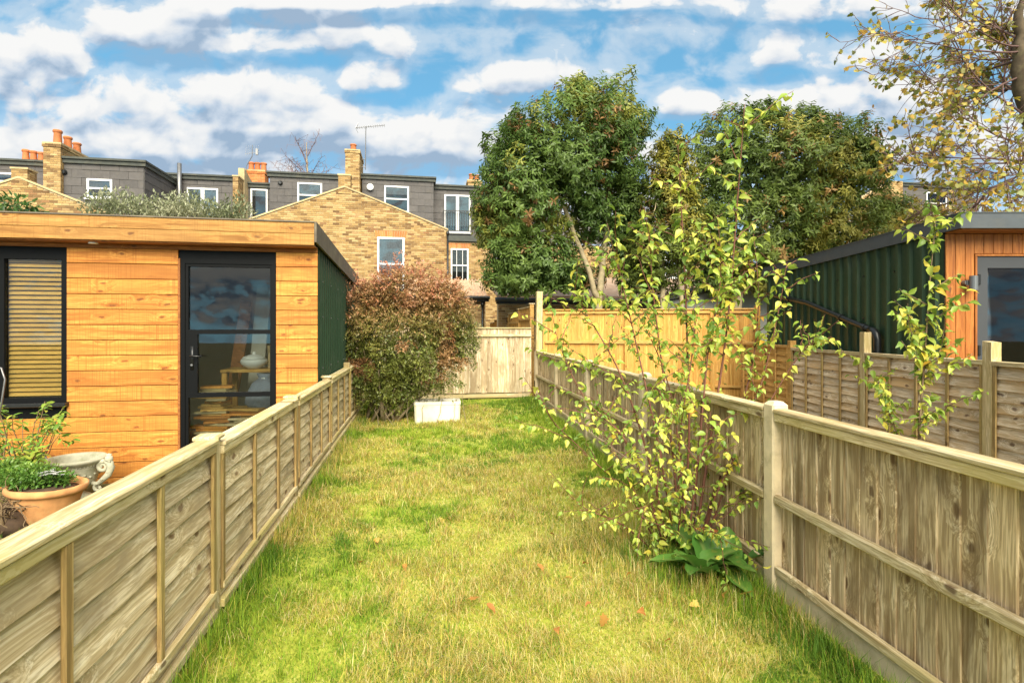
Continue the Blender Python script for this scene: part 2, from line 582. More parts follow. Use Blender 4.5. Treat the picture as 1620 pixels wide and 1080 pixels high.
M['rail_y'] = wood('grey rail', (0.80, 0.70, 0.48), (0.66, 0.54, 0.32), (0.36, 0.26, 0.12), 'Y', 'X', stain=(0.44, 0.36, 0.12), stain_amt=0.55, knots=0.25)
M['rail_x'] = wood('grey rail across', (0.74, 0.63, 0.43), (0.60, 0.48, 0.29), (0.34, 0.25, 0.12), 'X', 'Y', stain=(0.40, 0.34, 0.12), stain_amt=0.4, knots=0.2)
M['amber_z'] = wood('new amber boards', (0.78, 0.47, 0.13), (0.68, 0.37, 0.085), (0.46, 0.22, 0.045), 'Z', 'Y', stain=(0.52, 0.30, 0.10), stain_amt=0.4, knots=0.25)
M['amber_x'] = wood('new amber rail', (0.74, 0.47, 0.16), (0.62, 0.37, 0.10), (0.40, 0.21, 0.055), 'X', 'Y', knots=0.2)
M['amber_lap'] = wood('amber lap boards', (0.74, 0.46, 0.16), (0.63, 0.37, 0.10), (0.40, 0.21, 0.055), 'Y', 'X', stain=(0.36, 0.22, 0.08), stain_amt=0.5, knots=0.3)
M['silver_lap'] = wood('silvered lap boards', (0.86, 0.75, 0.57), (0.74, 0.60, 0.41), (0.46, 0.33, 0.18), 'Y', 'X', stain=(0.54, 0.34, 0.14), stain_amt=0.75, knots=0.35)
M['larch'] = wood('orange stained cladding', (0.76, 0.37, 0.080), (0.62, 0.255, 0.045), (0.36, 0.12, 0.02), 'X', 'Y', knot=(0.16, 0.05, 0.012), knots=0.40, stain=(0.44, 0.165, 0.03), stain_amt=0.7, saw=0.8, rough=0.6, rnd_amt=0.38, bmp=0.25, grainy=0.6)
M['fascia'] = wood('golden brown fascia board', (0.52, 0.29, 0.085), (0.42, 0.215, 0.055), (0.24, 0.105, 0.022), 'X', 'Y', knot=(0.12, 0.045, 0.015), knots=0.25, stain=(0.26, 0.13, 0.04), stain_amt=0.4, saw=0.45, rough=0.65, rnd_amt=0.15, bmp=0.2, grainy=0.6)
M['soffit'] = wood('red brown soffit', (0.40, 0.16, 0.045), (0.33, 0.12, 0.03), (0.2, 0.07, 0.018), 'X', 'Y', knots=0.3, rough=0.6, rnd_amt=0.1)
M['cedar'] = wood('cedar vertical cladding', (0.48, 0.185, 0.042), (0.38, 0.132, 0.027), (0.21, 0.065, 0.013), 'Z', 'Y', knots=0.1, rough=0.5, rnd_amt=0.22, bmp=0.15, grainy=0.6)
M['concrete'] = plain('pale concrete', (0.68, 0.56, 0.36), 0.9, var=0.16, scale=9, bmp=0.5, dirt=(0.30, 0.24, 0.10), dirt_amt=0.55)
M['green'] = plain('dark green coated steel', (0.022, 0.050, 0.024), 0.5, spec=0.25, var=0.10, scale=3, bmp=0.03, dirt=(0.06, 0.08, 0.055), dirt_amt=0.3)
M['green2'] = plain('olive green coated steel', (0.026, 0.054, 0.024), 0.5, spec=0.25, var=0.10, scale=3, bmp=0.03, dirt=(0.075, 0.095, 0.06), dirt_amt=0.35)
M['anthracite'] = plain('anthracite frame', (0.005, 0.0055, 0.006), 0.5, var=0.08, bmp=0.02, spec=0.12)
M['greyframe'] = plain('slate grey frame', (0.045, 0.049, 0.055), 0.5, var=0.06, bmp=0.02)
M['greyfascia'] = plain('slate grey roof trim', (0.055, 0.066, 0.075), 0.55, var=0.15, bmp=0.08, dirt=(0.10, 0.10, 0.09), dirt_amt=0.35)
M['felt'] = plain('grey brown roof felt', (0.14, 0.115, 0.085), 0.9, var=0.25, scale=5, bmp=0.5, dirt=(0.28, 0.25, 0.16), dirt_amt=0.5)
M['black'] = plain('black plastic', (0.012, 0.013, 0.013), 0.35, var=0.1, bmp=0.02)
M['white'] = plain('white painted joinery', (0.74, 0.74, 0.73), 0.45, var=0.06, bmp=0.05, dirt=(0.5, 0.48, 0.42), dirt_amt=0.2)
M['slate'] = plain('dark slate tile', (0.088, 0.080, 0.076), 0.75, var=0.22, scale=4, bmp=0.2, dirt=(0.13, 0.115, 0.09), dirt_amt=0.4)
M['lead'] = plain('dark roof edging', (0.052, 0.058, 0.048), 0.7, var=0.25, bmp=0.2, dirt=(0.12, 0.11, 0.07), dirt_amt=0.5)
M['roofslate'] = plain('weathered roof covering', (0.10, 0.09, 0.08), 0.85, var=0.3, scale=3, bmp=0.4)
M['pot'] = plain('terracotta', (0.52, 0.17, 0.055), 0.8, var=0.22, scale=8, bmp=0.25, dirt=(0.3, 0.16, 0.09), dirt_amt=0.5)
M['pot2'] = plain('limey terracotta', (0.50, 0.24, 0.09), 0.9, var=0.45, scale=6, bmp=0.3, dirt=(0.62, 0.50, 0.26), dirt_amt=0.8)
M['stone'] = plain('carved grey stone', (0.44, 0.43, 0.32), 0.9, var=0.25, scale=12, bmp=0.5, dirt=(0.19, 0.21, 0.11), dirt_amt=0.6)
M['ceramic'] = plain('old white glazed stoneware', (0.72, 0.68, 0.55), 0.5, var=0.1, scale=4, bmp=0.1, dirt=(0.42, 0.40, 0.24), dirt_amt=0.5)
M['mortar'] = plain('lime mortar', (0.44, 0.35, 0.21), 0.95, var=0.2, scale=5, bmp=0.3)
M['coping'] = plain('sandy coping', (0.50, 0.38, 0.20), 0.9, var=0.25, scale=4, bmp=0.3, dirt=(0.3, 0.2, 0.1), dirt_amt=0.4)
M['pantile'] = plain('pale clay pantile', (0.52, 0.34, 0.22), 0.85, var=0.25, scale=6, bmp=0.2, dirt=(0.62, 0.52, 0.38), dirt_amt=0.5)
M['metal'] = plain('dull aluminium', (0.22, 0.22, 0.22), 0.45, metal=0.8, bmp=0.05)
M['curtain'] = plain('pale curtain', (0.30, 0.31, 0.31), 0.9, var=0.15, scale=5, bmp=0.2)
M['dim'] = plain('dim room', (0.055, 0.052, 0.05), 0.9, var=0.3, scale=1.5, bmp=0)  # shade of unlit rooms put into the colour
M['plaster'] = plain('pale room wall', (0.50, 0.47, 0.40), 0.9, var=0.08, bmp=0.05)
M['soil'] = plain('dark soil', (0.075, 0.045, 0.025), 0.95, var=0.4, scale=14, bmp=0.8)
M['bark'] = plain('grey brown bark', (0.26, 0.20, 0.12), 0.9, var=0.35, scale=9, bmp=0.6, dirt=(0.14, 0.13, 0.06), dirt_amt=0.5)
M['palebark'] = plain('pale brown bark', (0.36, 0.29, 0.17), 0.9, var=0.3, scale=9, bmp=0.5, dirt=(0.2, 0.19, 0.09), dirt_amt=0.5)  # even paler tone for the evergreen stems
M['redtwig'] = plain('red brown twig', (0.16, 0.06, 0.035), 0.7, var=0.3, scale=20, bmp=0.2)
M['darkbark'] = plain('dark ridged bark', (0.10, 0.075, 0.045), 0.95, var=0.5, scale=7, bmp=1.0, dirt=(0.16, 0.15, 0.07), dirt_amt=0.6)
M['twig'] = plain('brown twig', (0.17, 0.115, 0.06), 0.8, var=0.3, scale=20, bmp=0.3)
M['sycbark'] = plain('purple brown branch', (0.15, 0.085, 0.075), 0.8, var=0.3, scale=12, bmp=0.4)
M['glass'] = glass('window glass')
M['glass_far'] = glass('far window glass', (0.8, 0.84, 0.86), 1.4)
M['leaf'] = leafmat('leaf', 0.42, 0.30)
M['glossleaf'] = leafmat('glossy leaf', 0.40, 0.38, spec=0.3)
M['grass'] = leafmat('grass blade', 0.6, 0.40, spec=0.25)
M['shrubleaf'] = leafmat('yellowing leaf', 0.5, 0.45, False, [(0.0, (0.16, 0.27, 0.035)), (0.30, (0.28, 0.38, 0.055)), (0.55, (0.44, 0.49, 0.075)), (0.82, (0.62, 0.58, 0.09)), (0.96, (0.72, 0.55, 0.06)), (1.0, (0.62, 0.28, 0.04))], spec=0.3)
M['mapleleaf'] = leafmat('autumn lobed leaf', 0.55, 0.45, False, [(0.0, (0.12, 0.15, 0.03)), (0.4, (0.22, 0.215, 0.035)), (0.7, (0.34, 0.28, 0.04)), (0.92, (0.46, 0.30, 0.04)), (1.0, (0.40, 0.17, 0.04))], spec=0.25)
M['dockleaf'] = leafmat('broad green leaf', 0.45, 0.3, False, [(0.0, (0.05, 0.16, 0.025)), (1.0, (0.12, 0.26, 0.04))])
M['deadleaf'] = leafmat('fallen leaf', 0.7, 0.2, False, [(0.0, (0.38, 0.15, 0.035)), (0.5, (0.52, 0.25, 0.05)), (1.0, (0.64, 0.44, 0.10))])

def brickmat(name, stops):
    m, g, bs, out = newmat(name)
    ri = g.n('NewGeometry').outputs['Random Per Island']
    p, rnd, tc = coords(g)
    c = g.ramp(ri, stops)
    n = g.noise(tc, 22.0, 4, 0.65)
    c = g.mix(g.maprange(n, 0.42, 0.75, 0, 0.55, True), c, (0.20, 0.13, 0.06, 1))
    big = g.noise(tc, 0.55, 4, 0.6)
    c = g.mix(g.maprange(big, 0.45, 0.75, 0, 0.45, True), c, (0.22, 0.15, 0.075, 1))
    g.set(bs.inputs['Base Color'], c)
    bs.inputs['Roughness'].default_value = 0.92
    bs.inputs['Specular IOR Level'].default_value = 0.2
    bump(g, bs, n, 0.4, 0.006)
    return m
M['brick'] = brickmat('yellow stock brick', [(0.0, (0.15, 0.085, 0.04)), (0.22, (0.30, 0.185, 0.075)), (0.50, (0.42, 0.275, 0.11)), (0.85, (0.53, 0.38, 0.18)), (1.0, (0.26, 0.13, 0.06))])
M['redbrick'] = brickmat('red rubbed brick', [(0.0, (0.46, 0.14, 0.045)), (0.5, (0.58, 0.20, 0.06)), (1.0, (0.66, 0.27, 0.09))])

def groundmat(name, cols, scale):
    m, g, bs, out = newmat(name)
    p = g.n('TexCoord').outputs['Object']
    a = g.noise(p, scale, 6, 0.65)
    b = g.noise(p, scale * 12, 5, 0.7)
    c = g.ramp(g.math('ADD', g.math('MULTIPLY', a, 0.6), g.math('MULTIPLY', b, 0.4)), [(0.33, cols[0]), (0.5, cols[1]), (0.66, cols[2])])
    g.set(bs.inputs['Base Color'], c)
    bs.inputs['Roughness'].default_value = 0.95
    bs.inputs['Specular IOR Level'].default_value = 0.15
    bump(g, bs, b, 0.8, 0.02)
    return m
M['lawn'] = groundmat('matted turf', [(0.22, 0.26, 0.035), (0.38, 0.40, 0.06), (0.50, 0.46, 0.13)], 1.1)
M['earth'] = groundmat('rough garden ground', [(0.07, 0.085, 0.025), (0.13, 0.12, 0.045), (0.20, 0.15, 0.08)], 0.8)

# ------------------------------------------------------------------ ground
rng = random.Random(7)
gm = MB()
gm.add([(-400, -60, -.13), (400, -60, -.13), (400, 900, -.13), (-400, 900, -.13)], [(0, 1, 2, 3)])
tag(gm.build('ground', M['earth']), 'rough bare garden ground all round', 'ground', kind='structure')

BL = -1.117                                             # left boundary across the garden
RF0, RF1 = Vector((1.62, 3.30, 0)), Vector((0.569, 11.98, 0))     # right boundary, near and far post
RDIR = (RF1 - RF0).normalized()
RANG = math.atan2(RDIR.y, RDIR.x) - math.pi / 2          # turn that lays local y along the right boundary
def right_b(a):
    """where the right fence stands, across the garden, at a metres down it"""
    pb0 = RF0.x * CT + RF0.y * ST; pa0 = -RF0.x * ST + RF0.y * CT
    pb1 = RF1.x * CT + RF1.y * ST; pa1 = -RF1.x * ST + RF1.y * CT
    return pb0 + (a - pa0) / (pa1 - pa0) * (pb1 - pb0)

def lawn_z(b, a):
    p = np.c_[b, a]
    return 0.05 * (vnoise(p, 0.9, 3) - 0.5) + 0.03 * (vnoise(p, 2.6, 5) - 0.5)
lm = MB()
NA, NB = 90, 34
aa = np.linspace(-1.5, 12.25, NA)
vv = []
for a in aa:
    bs_ = np.linspace(BL + 0.01, right_b(a) - 0.01, NB)
    zz = lawn_z(bs_, np.full(NB, a))
    vv += [(b, a, z) for b, z in zip(bs_, zz)]
ff = [(i * NB + j, i * NB + j + 1, (i + 1) * NB + j + 1, (i + 1) * NB + j) for i in range(NA - 1) for j in range(NB - 1)]
lm.add(vv, ff)
tag(lm.build('lawn', M['lawn'], None, True, (0, 0, 0), TH), 'rough yellow green lawn between the two fences', 'lawn', kind='structure')

# ------------------------------------------------------------------ overlapping board panels
def lap_board(length, h, th, tilt, face, m, r, wav=0.012, n=6):
    """one waney board along local y; face = +1 or -1, the side its lower edge leans to"""
    mb = MB()
    vs_ = []
    ph = r.uniform(0, 6)
    for i in range(n + 1):
        y = -length / 2 + length * i / n
        dz = wav * (math.sin(ph + i * 1.3) * 0.6 + r.uniform(-.6, .6))
        vs_ += [(0, y, h / 2), (face * th * .6, y, h / 2), (face * (tilt + th), y, -h / 2 + dz), (face * tilt, y, -h / 2 + dz)]
    fs = []
    for i in range(n):
        k = i * 4
        for q in range(4):
            fs.append((k + q, k + (q + 1) % 4, k + 4 + (q + 1) % 4, k + 4 + q))
    fs += [(0, 1, 2, 3), (n * 4 + 3, n * 4 + 2, n * 4 + 1, n * 4)]
    mb.add(vs_, fs)
    return mb.mesh('board', m)

def lap_panel(par, x, y0, y1, z0, z1, face, mats, r, pitch=0.115, wide=0.045, nb=2, cap=True):
    mboard, mrail, mbat = mats
    L = y1 - y0; yc = (y0 + y1) / 2
    n = max(3, round((z1 - z0 - 0.05) / pitch)); ph = (z1 - z0 - 0.05) / n
    pool = [lap_board(L - 0.01, ph + 0.034, 0.014, 0.026, face, mboard, r) for _ in range(4)]
    for k in range(n):
        z = z0 + ph * (k + 0.5) + r.uniform(-.003, .003)
        inst('board', pool[r.randrange(4)], par, (x + r.uniform(-.001, .001), yc, z), (r.uniform(-.003, .003), 0, math.pi * 0 + r.uniform(-.001, .001)))
    bx = x + face * 0.041
    lo, hi = sorted((bx, bx + face * 0.018))
    for k in range(nb):
        yy = y0 + L * (k + 1) / (nb + 1)
        piece('batten', par, mbat, lo, hi, yy - .019, yy + .019, z0, z1 - 0.047, 0.003)
    for yy in (y0 + .02, y1 - .02):
        piece('batten', par, mbat, lo, hi, yy - .019, yy + .019, z0, z1 - 0.047, 0.003)
    lo, hi = sorted((bx - face * .004, bx + face * 0.022))
    piece('rail', par, mrail, lo, hi, y0, y1, z1 - 0.046, z1 - 0.002, 0.003)
    piece('rail', par, mrail, lo, hi, y0 + .003, y1 - .003, z0 - 0.002, z0 + 0.036, 0.003)
    lo, hi = sorted((x - face * 0.035, bx - face * 0.006))
    piece('rail', par, mrail, lo, hi, y0, y1, z1 - 0.046, z1 - 0.004, 0.003)
    if cap:
        lo, hi = sorted((x - face * 0.042, bx + face * 0.030))
        piece('cap_rail', par, mrail, lo, hi, y0, y1, z1, z1 + 0.022, 0.004)

# ---- the low lap fence on the left
r = random.Random(11)
lf = thing('lap_fence', 'low weathered fence of overlapping boards beside the timber clad studio', 'fence', gp(0, 0), TH)
LPOSTS = [-0.75, 1.21, 3.16, 5.12, 7.02, 8.97, 10.9]
for i, a in enumerate(LPOSTS):
    last = a == 8.97
    top = 1.06 if last else (1.005, 1.0, 1.0, 0.975, 0.99, 1.06, 1.02)[i]
    piece('post', lf, M['lap_post'], BL - .045, BL + .047, a - .045, a + .045, -.12, top, 0.005)
    if not last:
        piece('post_cap', lf, M['lap_rail'], BL - .062, BL + .066, a - .062, a + .062, top + .001, top + .024, 0.006, (0, 0, r.uniform(-.06, .06)))
for i in range(len(LPOSTS) - 1):
    y0, y1 = LPOSTS[i] + .048, LPOSTS[i + 1] - .048
    z1 = (0.975, 0.985, 0.955, 0.945, 0.96, 0.96)[i]
    lap_panel(lf, BL, y0, y1, 0.165, z1, 1, (M['lap'], M['lap_rail'], M['batten']), r, pitch=0.112)
    piece('gravel_board', lf, M['lap_rail'], BL - .012, BL + .028, y0, y1, -.06, 0.158, 0.004)
    piece('batten', lf, M['lap_rail'], BL + .030, BL + .066, y0, y1, 0.06, 0.105, 0.004)

# ---- the close-board fence on the right
rf = thing('close_board_fence', 'weathered upright board fence with concrete posts behind the yellow shrub', 'fence', RF0, RANG)
SP = (RF1 - RF0).length / 4
for k in range(-1, 5):
    y = k * SP
    mb = MB()
    s, t = 0.052, (1.135 if k != 4 else 1.10)
    mb.prism([(-s, y - s + .01), (-s + .01, y - s), (s - .01, y - s), (s, y - s + .01), (s, y + s - .01), (s - .01, y + s), (-s + .01, y + s), (-s, y + s - .01)], -.12, t, 'z')
    q = s * .55
    mb.hexa([(-s + .003, y - s + .003, t + .0005), (s - .003, y - s + .003, t + .0005), (s - .003, y + s - .003, t + .0005), (-s + .003, y + s - .003, t + .0005), (-q, y - q, t + .022), (q, y - q, t + .022), (q, y + q, t + .022), (-q, y + q, t + .022)])
    mb.build('post', M['concrete'], rf)
r = random.Random(5)
for k in range(-1, 4):
    y0, y1 = k * SP + .055, (k + 1) * SP - .055
    n = 20
    w = (y1 - y0) / n
    for i in range(n):
        bw = w + r.uniform(.006, .018)
        yc = y0 + w * (i + .5)
        me = cbox(0.013, round(bw, 3), 0.95, 0.002, M['close'])
        inst('board', me, rf, (0.004 + r.uniform(-.003, .003), yc, 0.585 + r.uniform(-.004, .004)), (r.uniform(-.004, .004), 0, -0.075 + r.uniform(-.02, .02)))
    piece('rail', rf, M['rail_y'], -.050, -.012, y0, y1, 1.045, 1.092, 0.004)
    piece('rail', rf, M['rail_y'], -.052, -.012, y0, y1, 0.545, 0.60, 0.008, (r.uniform(-.003, .003), 0, 0))
    piece('rail', rf, M['rail_y'], -.045, -.012, y0, y1, 0.125, 0.175, 0.006)
    piece('cap_rail', rf, M['rail_y'], -.056, .028, y0 - .002, y1 + .002, 1.094, 1.118, 0.005, (0, R(-3), 0))
    mb = MB().box(-.030, .022, y0 - .01, y1 + .01, -.12, .118)
    mb.build('gravel_board', M['concrete'], rf)

# ---- the fence across the end of the garden
r = random.Random(21)
bf = thing('end_fence', 'taller grey upright board fence across the end of the lawn', 'fence', gp(0, 12.2), TH)
b0, b1 = -1.75, 2.60
n = 34
w = (b1 - b0) / n
for i in range(n):
    me = cbox(round(w + r.uniform(.004, .014), 3), 0.014, 1.47, 0.003, M['close_back'])
    inst('board', me, bf, (b0 + w * (i + .5), r.uniform(-.003, .003), 0.87 + r.uniform(-.006, .006)), (0, r.uniform(-.004, .004), 0.09 + r.uniform(-.02, .02)))
piece('rail', bf, M['rail_x'], b0, b1, -.055, -.012, 1.42, 1.475, 0.005)
piece('rail', bf, M['rail_x'], b0, b1, -.050, -.012, 0.03, 0.115, 0.005)
piece('cap_rail', bf, M['rail_x'], b0, b1, -.045, .035, 1.606, 1.632, 0.004)
for b in (-1.72, 0.45):
    piece('post', bf, M['lap_post'], b - .045, b + .045, .012, .10, -.12, 1.58, 0.005)
op = piece('old_post', None, M['lap_post'], -.07, .07, -.06, .06, -.13, 2.46, 0.008)
op.location = Vector((0.62, 12.42, 1.165)); op.rotation_euler = (0, R(0.5), TH)
tag(op, 'tall grey timber post where the end fence meets the amber fence', 'post')

# ---- amber fence at the end of the next garden
r = random.Random(31)
A0, A1 = Vector((0.72, 12.45, 0)), Vector((5.42, 11.75, 0))
aang = math.atan2((A1 - A0).y, (A1 - A0).x)
af = thing('amber_fence', 'tall new amber upright board fence below the evergreen trees', 'fence', A0, aang)
L = (A1 - A0).length
n = 44
w = L / n
for i in range(n):
    me = cbox(round(w + r.uniform(.004, .012), 3), 0.014, 2.0, 0.003, M['amber_z'])
    inst('board', me, af, (w * (i + .5), r.uniform(-.003, .003), 1.02 + r.uniform(-.006, .006)), (0, r.uniform(-.003, .003), 0.09 + r.uniform(-.02, .02)))
piece('cap_rail', af, M['amber_x'], 0, L, -.05, .04, 2.024, 2.05, 0.004)
piece('rail', af, M['amber_x'], .05, L, -.05, -.012, 1.94, 1.995, 0.005)
piece('rail', af, M['amber_x'], .05, L, -.055, -.012, 1.26, 1.325, 0.006)
piece('rail', af, M['amber_x'], .05, L, -.055, -.012, 0.30, 0.36, 0.006)
for x in (1.9, 3.75, L - .06):
    piece('post', af, M['amber_z'], x - .05, x + .05, -.065, .045, -.13, 2.10 if x > 4 else 2.02, 0.005)

# ---- stepped fence running on towards the houses
r = random.Random(41)
sf = thing('stepped_fence', 'brown stepped fence with capped posts running back towards the houses', 'fence', gp(2.72, 12.7), TH)
for k in range(5):
    y = k * 1.5; zt = 2.16 - k * .075
    piece('post', sf, M['amber_lap'], -.05, .05, y - .05, y + .05, -.13, zt + .03, 0.005)
    piece('post_cap', sf, M['rail_y'], -.07, .07, y - .07, y + .07, zt + .031, zt + .055, 0.005)
    for i in range(10):
        piece('board', sf, M['amber_z'], -.008, .006, y + .055 + i * .139, y + .055 + i * .139 + .143, 0.1, zt - .05 - r.uniform(0, .01), 0.003, (0, 0, .05))
    piece('cap_rail', sf, M['rail_y'], -.04, .04, y + .052, y + 1.448, zt - .045, zt - .02, 0.004)
    piece('rail', sf, M['amber_lap'], -.05, -.012, y + .052, y + 1.448, zt - .35, zt - .29, 0.004)

# ---- silvered lap fence in the next garden
r = random.Random(51)
nf = thing('neighbour_lap_fence', 'silvery brown lap panel fence in front of the corrugated green studio', 'fence', (4.75, 0, 0), 0)
NP = [3.42, 5.32, 7.22, 9.12, 11.0]
for i, y in enumerate(NP):
    t = (1.42, 1.478, 1.555, 1.40, 1.38)[i]
    m = M['lap_post'] if i < 3 else M['amber_lap']
    if i == 1:      # its top is cut on the slant
        mb = MB().prism([(y - .05, -.13), (y + .05, -.13), (y + .05, t), (y - .05, t - .012)], -.05, .05, 'x')
        mb.build('post', m, nf)
    else:
        piece('post', nf, m, -.05, .05, y - .05, y + .05, -.13, t, 0.005)
for i in range(4):
    y0, y1 = NP[i] + .053, NP[i + 1] - .053
    amber = i == 3
    lap_panel(nf, .012, y0, y1, 0.13, 1.285 + (.035 if amber else 0), -1, ((M['amber_lap'] if amber else M['silver_lap']), (M['amber_lap'] if amber else M['rail_y']), (M['amber_lap'] if amber else M['batten'])), r, pitch=0.115, nb=3, cap=False)
    piece('gravel_board', nf, M['rail_y'], -.01, .03, y0, y1, -.13, .12, 0.004)

# ------------------------------------------------------------------ the timber clad studio, left
r = random.Random(61)
WA, BR, BLL = 6.73, -1.17, -8.2                          # front wall plane, right side, left end
st = thing('garden_studio', 'orange timber clad garden studio with flat roof and black framed door', 'garden room', gp(0, 0), TH)
D0, D1, DT = -2.665, -1.640, 2.405                        # door opening
W0, W1, WZ0, WZ1 = -5.30, -3.822, 0.745, 2.42            # window opening
PITCH = 0.1715
z = -0.10
def plank(b0, b1, z0, z1):
    piece('plank', st, M['larch'], b0, b1, WA - .020, WA + r.uniform(-.0015, .0015), z0, z1, 0.003)
zt = 2.50
k = 0
ztop = zt
while ztop > -0.08:
    zb = ztop - PITCH
    z0, z1 = zb + .007, ztop
    zm = (z0 + z1) / 2
    spans = [(BLL, BR)]
    def cut(sp, c0, c1):
        o = []
        for s0, s1 in sp:
            if c1 <= s0 or c0 >= s1: o.append((s0, s1)); continue
            if c0 > s0: o.append((s0, c0))
            if c1 < s1: o.append((c1, s1))
        return o
    if z0 < DT:
        spans = cut(spans, D0 - .028, D1 + .002)
    if z1 > WZ0 + .02 and z0 < WZ1:
        spans = cut(spans, W0, W1)
    for s0, s1 in spans:
        if s1 - s0 > .05:
            zz0, zz1 = z0, z1
            plank(s0 + .001, s1 - .001, zz0, zz1)
    ztop = zb
# shell: back, floor, ceiling, left wall, dark membrane behind the planks
sh = MB()
BA = 11.0
sh.box(BLL, BR - .055, WA + .02, BA, -.12, -.02)
sh.box(BLL, BR - .055, WA + .02, BA, 2.46, 2.54)
sh.box(BLL, BR - .055, BA - .05, BA, -.02, 2.46)
sh.box(BLL, BLL + .05, WA + .02, BA - .05, -.02, 2.46)
sh.box(BR - .16, BR - .055, WA + .02, BA - .05, -.02, 2.46)
sh.build('room_shell', M['plaster'], st)
mb = MB()
for (x0, x1, z0, z1) in [(BLL, W0, -.1, 2.52), (W0, W1, -.1, WZ0), (W0, W1, WZ1, 2.52), (W1, D0 - .03, -.1, 2.52), (D0 - .03, D1, DT, 2.52), (D1, BR - .06, -.1, 2.52)]:
    mb.box(x0, x1, WA + .003, WA + .018, z0, z1)
mb.build('membrane', M['anthracite'], st)
piece('trim', st, M['soffit'], D0 - .027, D0 - .004, WA - .03, WA + .03, -.1, DT + .0, 0.003)
# roof: two fascia boards, soffit, side trim, covering
FA = 6.50
for (z0, z1) in ((2.562, 2.690), (2.694, 2.822)):
    piece('fascia_board', st, M['fascia'], BLL - .1, BR - .002, FA, FA + .022, z0, z1, 0.003)
for i in range(2):
    piece('soffit_board', st, M['soffit'], BLL, BR - .004, FA + .024 + i * .1035, FA + .024 + i * .1035 + .101, 2.548, 2.566, 0.003)
piece('soffit_board', st, M['soffit'], BLL, BR - .002, WA - .0215, WA - .002, 2.503, 2.545, 0.003)
mb = MB().hexa([(BR - .0, FA + .001, 2.60), (BR + .025, FA + .001, 2.60), (BR + .025, BA + .1, 2.41), (BR - .0, BA + .1, 2.41), (BR - .0, FA + .001, 2.835), (BR + .025, FA + .001, 2.835), (BR + .025, BA + .1, 2.625), (BR - .0, BA + .1, 2.625)])
mb.build('roof_trim', M['felt'], st)
mb = MB().hexa([(BLL - .1, FA - .012, 2.824), (BR - .002, FA - .012, 2.824), (BR - .002, BA + .1, 2.60), (BLL - .1, BA + .1, 2.60), (BLL - .1, FA - .012, 2.838), (BR - .002, FA - .012, 2.838), (BR - .002, BA + .1, 2.617), (BLL - .1, BA + .1, 2.617)])
mb.build('roof_covering', M['felt'], st)
# green corrugated side
def corrugated(x, y0, y1, z0, ztop, pitch, face, depth=0.032, rib=0.42):
    """profiled steel sheet in the plane x, ribs upright; ztop is a function of y"""
    prof = []
    y = y0
    while y < y1 - pitch * .2:
        for f, d in ((0, 0), (.5 - rib / 2, 0), (.5 - rib / 2 + .10, 1), (.5 + rib / 2 - .10, 1), (.5 + rib / 2, 0)):
            yy = y + pitch * f
            if yy < y1:
                prof.append((yy, x + face * depth * d))
        y += pitch
    prof.append((y1, x))
    mb = MB()
    vs_, fs = [], []
    for yy, xx in prof:
        vs_ += [(xx, yy, z0), (xx, yy, ztop(yy)), (xx - face * .004, yy, z0), (xx - face * .004, yy, ztop(yy))]
    for i in range(len(prof) - 1):
        k = i * 4
        fs += [(k, k + 4, k + 5, k + 1), (k + 2, k + 3, k + 7, k + 6)]
    return mb.add(vs_, fs)
corrugated(BR - .052, WA + .02, BA, -.1, lambda y: 2.60 - (y - FA) * .0415 + .01, 0.165, 1, 0.028).build('side_cladding', M['green'], st)
piece('corner_trim', st, M['green'], BR - .052, BR - .003, WA + .004, WA + .05, -.1, 2.50, 0.003)
scr = MB().tube([(-.02, 0, 0), (.018, 0, 0)], .009, 6).mesh('cladding_screw', M['metal'])
for yy in np.arange(7.2, 10.9, .66):
    for zz in (1.1, 1.75, 2.2):
        inst('cladding_screw', scr, st, (BR - .032, yy, zz))
# window: frame, two sashes, sill, blind of slats
def frame_rect(mb, x0, x1, z0, z1, w, y0, y1):
    mb.box(x0, x1, y0, y1, z1 - w, z1); mb.box(x0, x1, y0, y1, z0, z0 + w)
    mb.box(x0, x0 + w, y0, y1, z0 + w, z1 - w); mb.box(x1 - w, x1, y0, y1, z0 + w, z1 - w)
wf = MB()
frame_rect(wf, W0, W1, WZ0 + .045, WZ1, .055, WA - .012, WA + .06)
xm = -4.485
wf.box(xm - .055, xm + .055, WA - .010, WA + .058, WZ0 + .10, WZ1 - .055)
wo_ = wf.build('window', M['anthracite'], st)
for (x0, x1) in ((W0 + .055, xm - .055), (xm + .055, W1 - .055)):
    MB().box(x0, x1, WA + .02, WA + .026, WZ0 + .10, WZ1 - .055).build('pane', M['glass'], wo_)
piece('sill', wo_, M['black'], W0 - .01, W1 + .025, WA - .09, WA + .03, WZ0, WZ0 + .043, 0.006)
slat = cbox(1.36, 0.047, 0.004, 0, plain('pine blind slat', (0.84, 0.50, 0.13), 0.6, var=.2))
for k in range(30):
    inst('blind_slat', slat, wo_, ((W0 + W1) / 2, WA + .075, WZ0 + .13 + k * .051), (R(50), 0, 0))
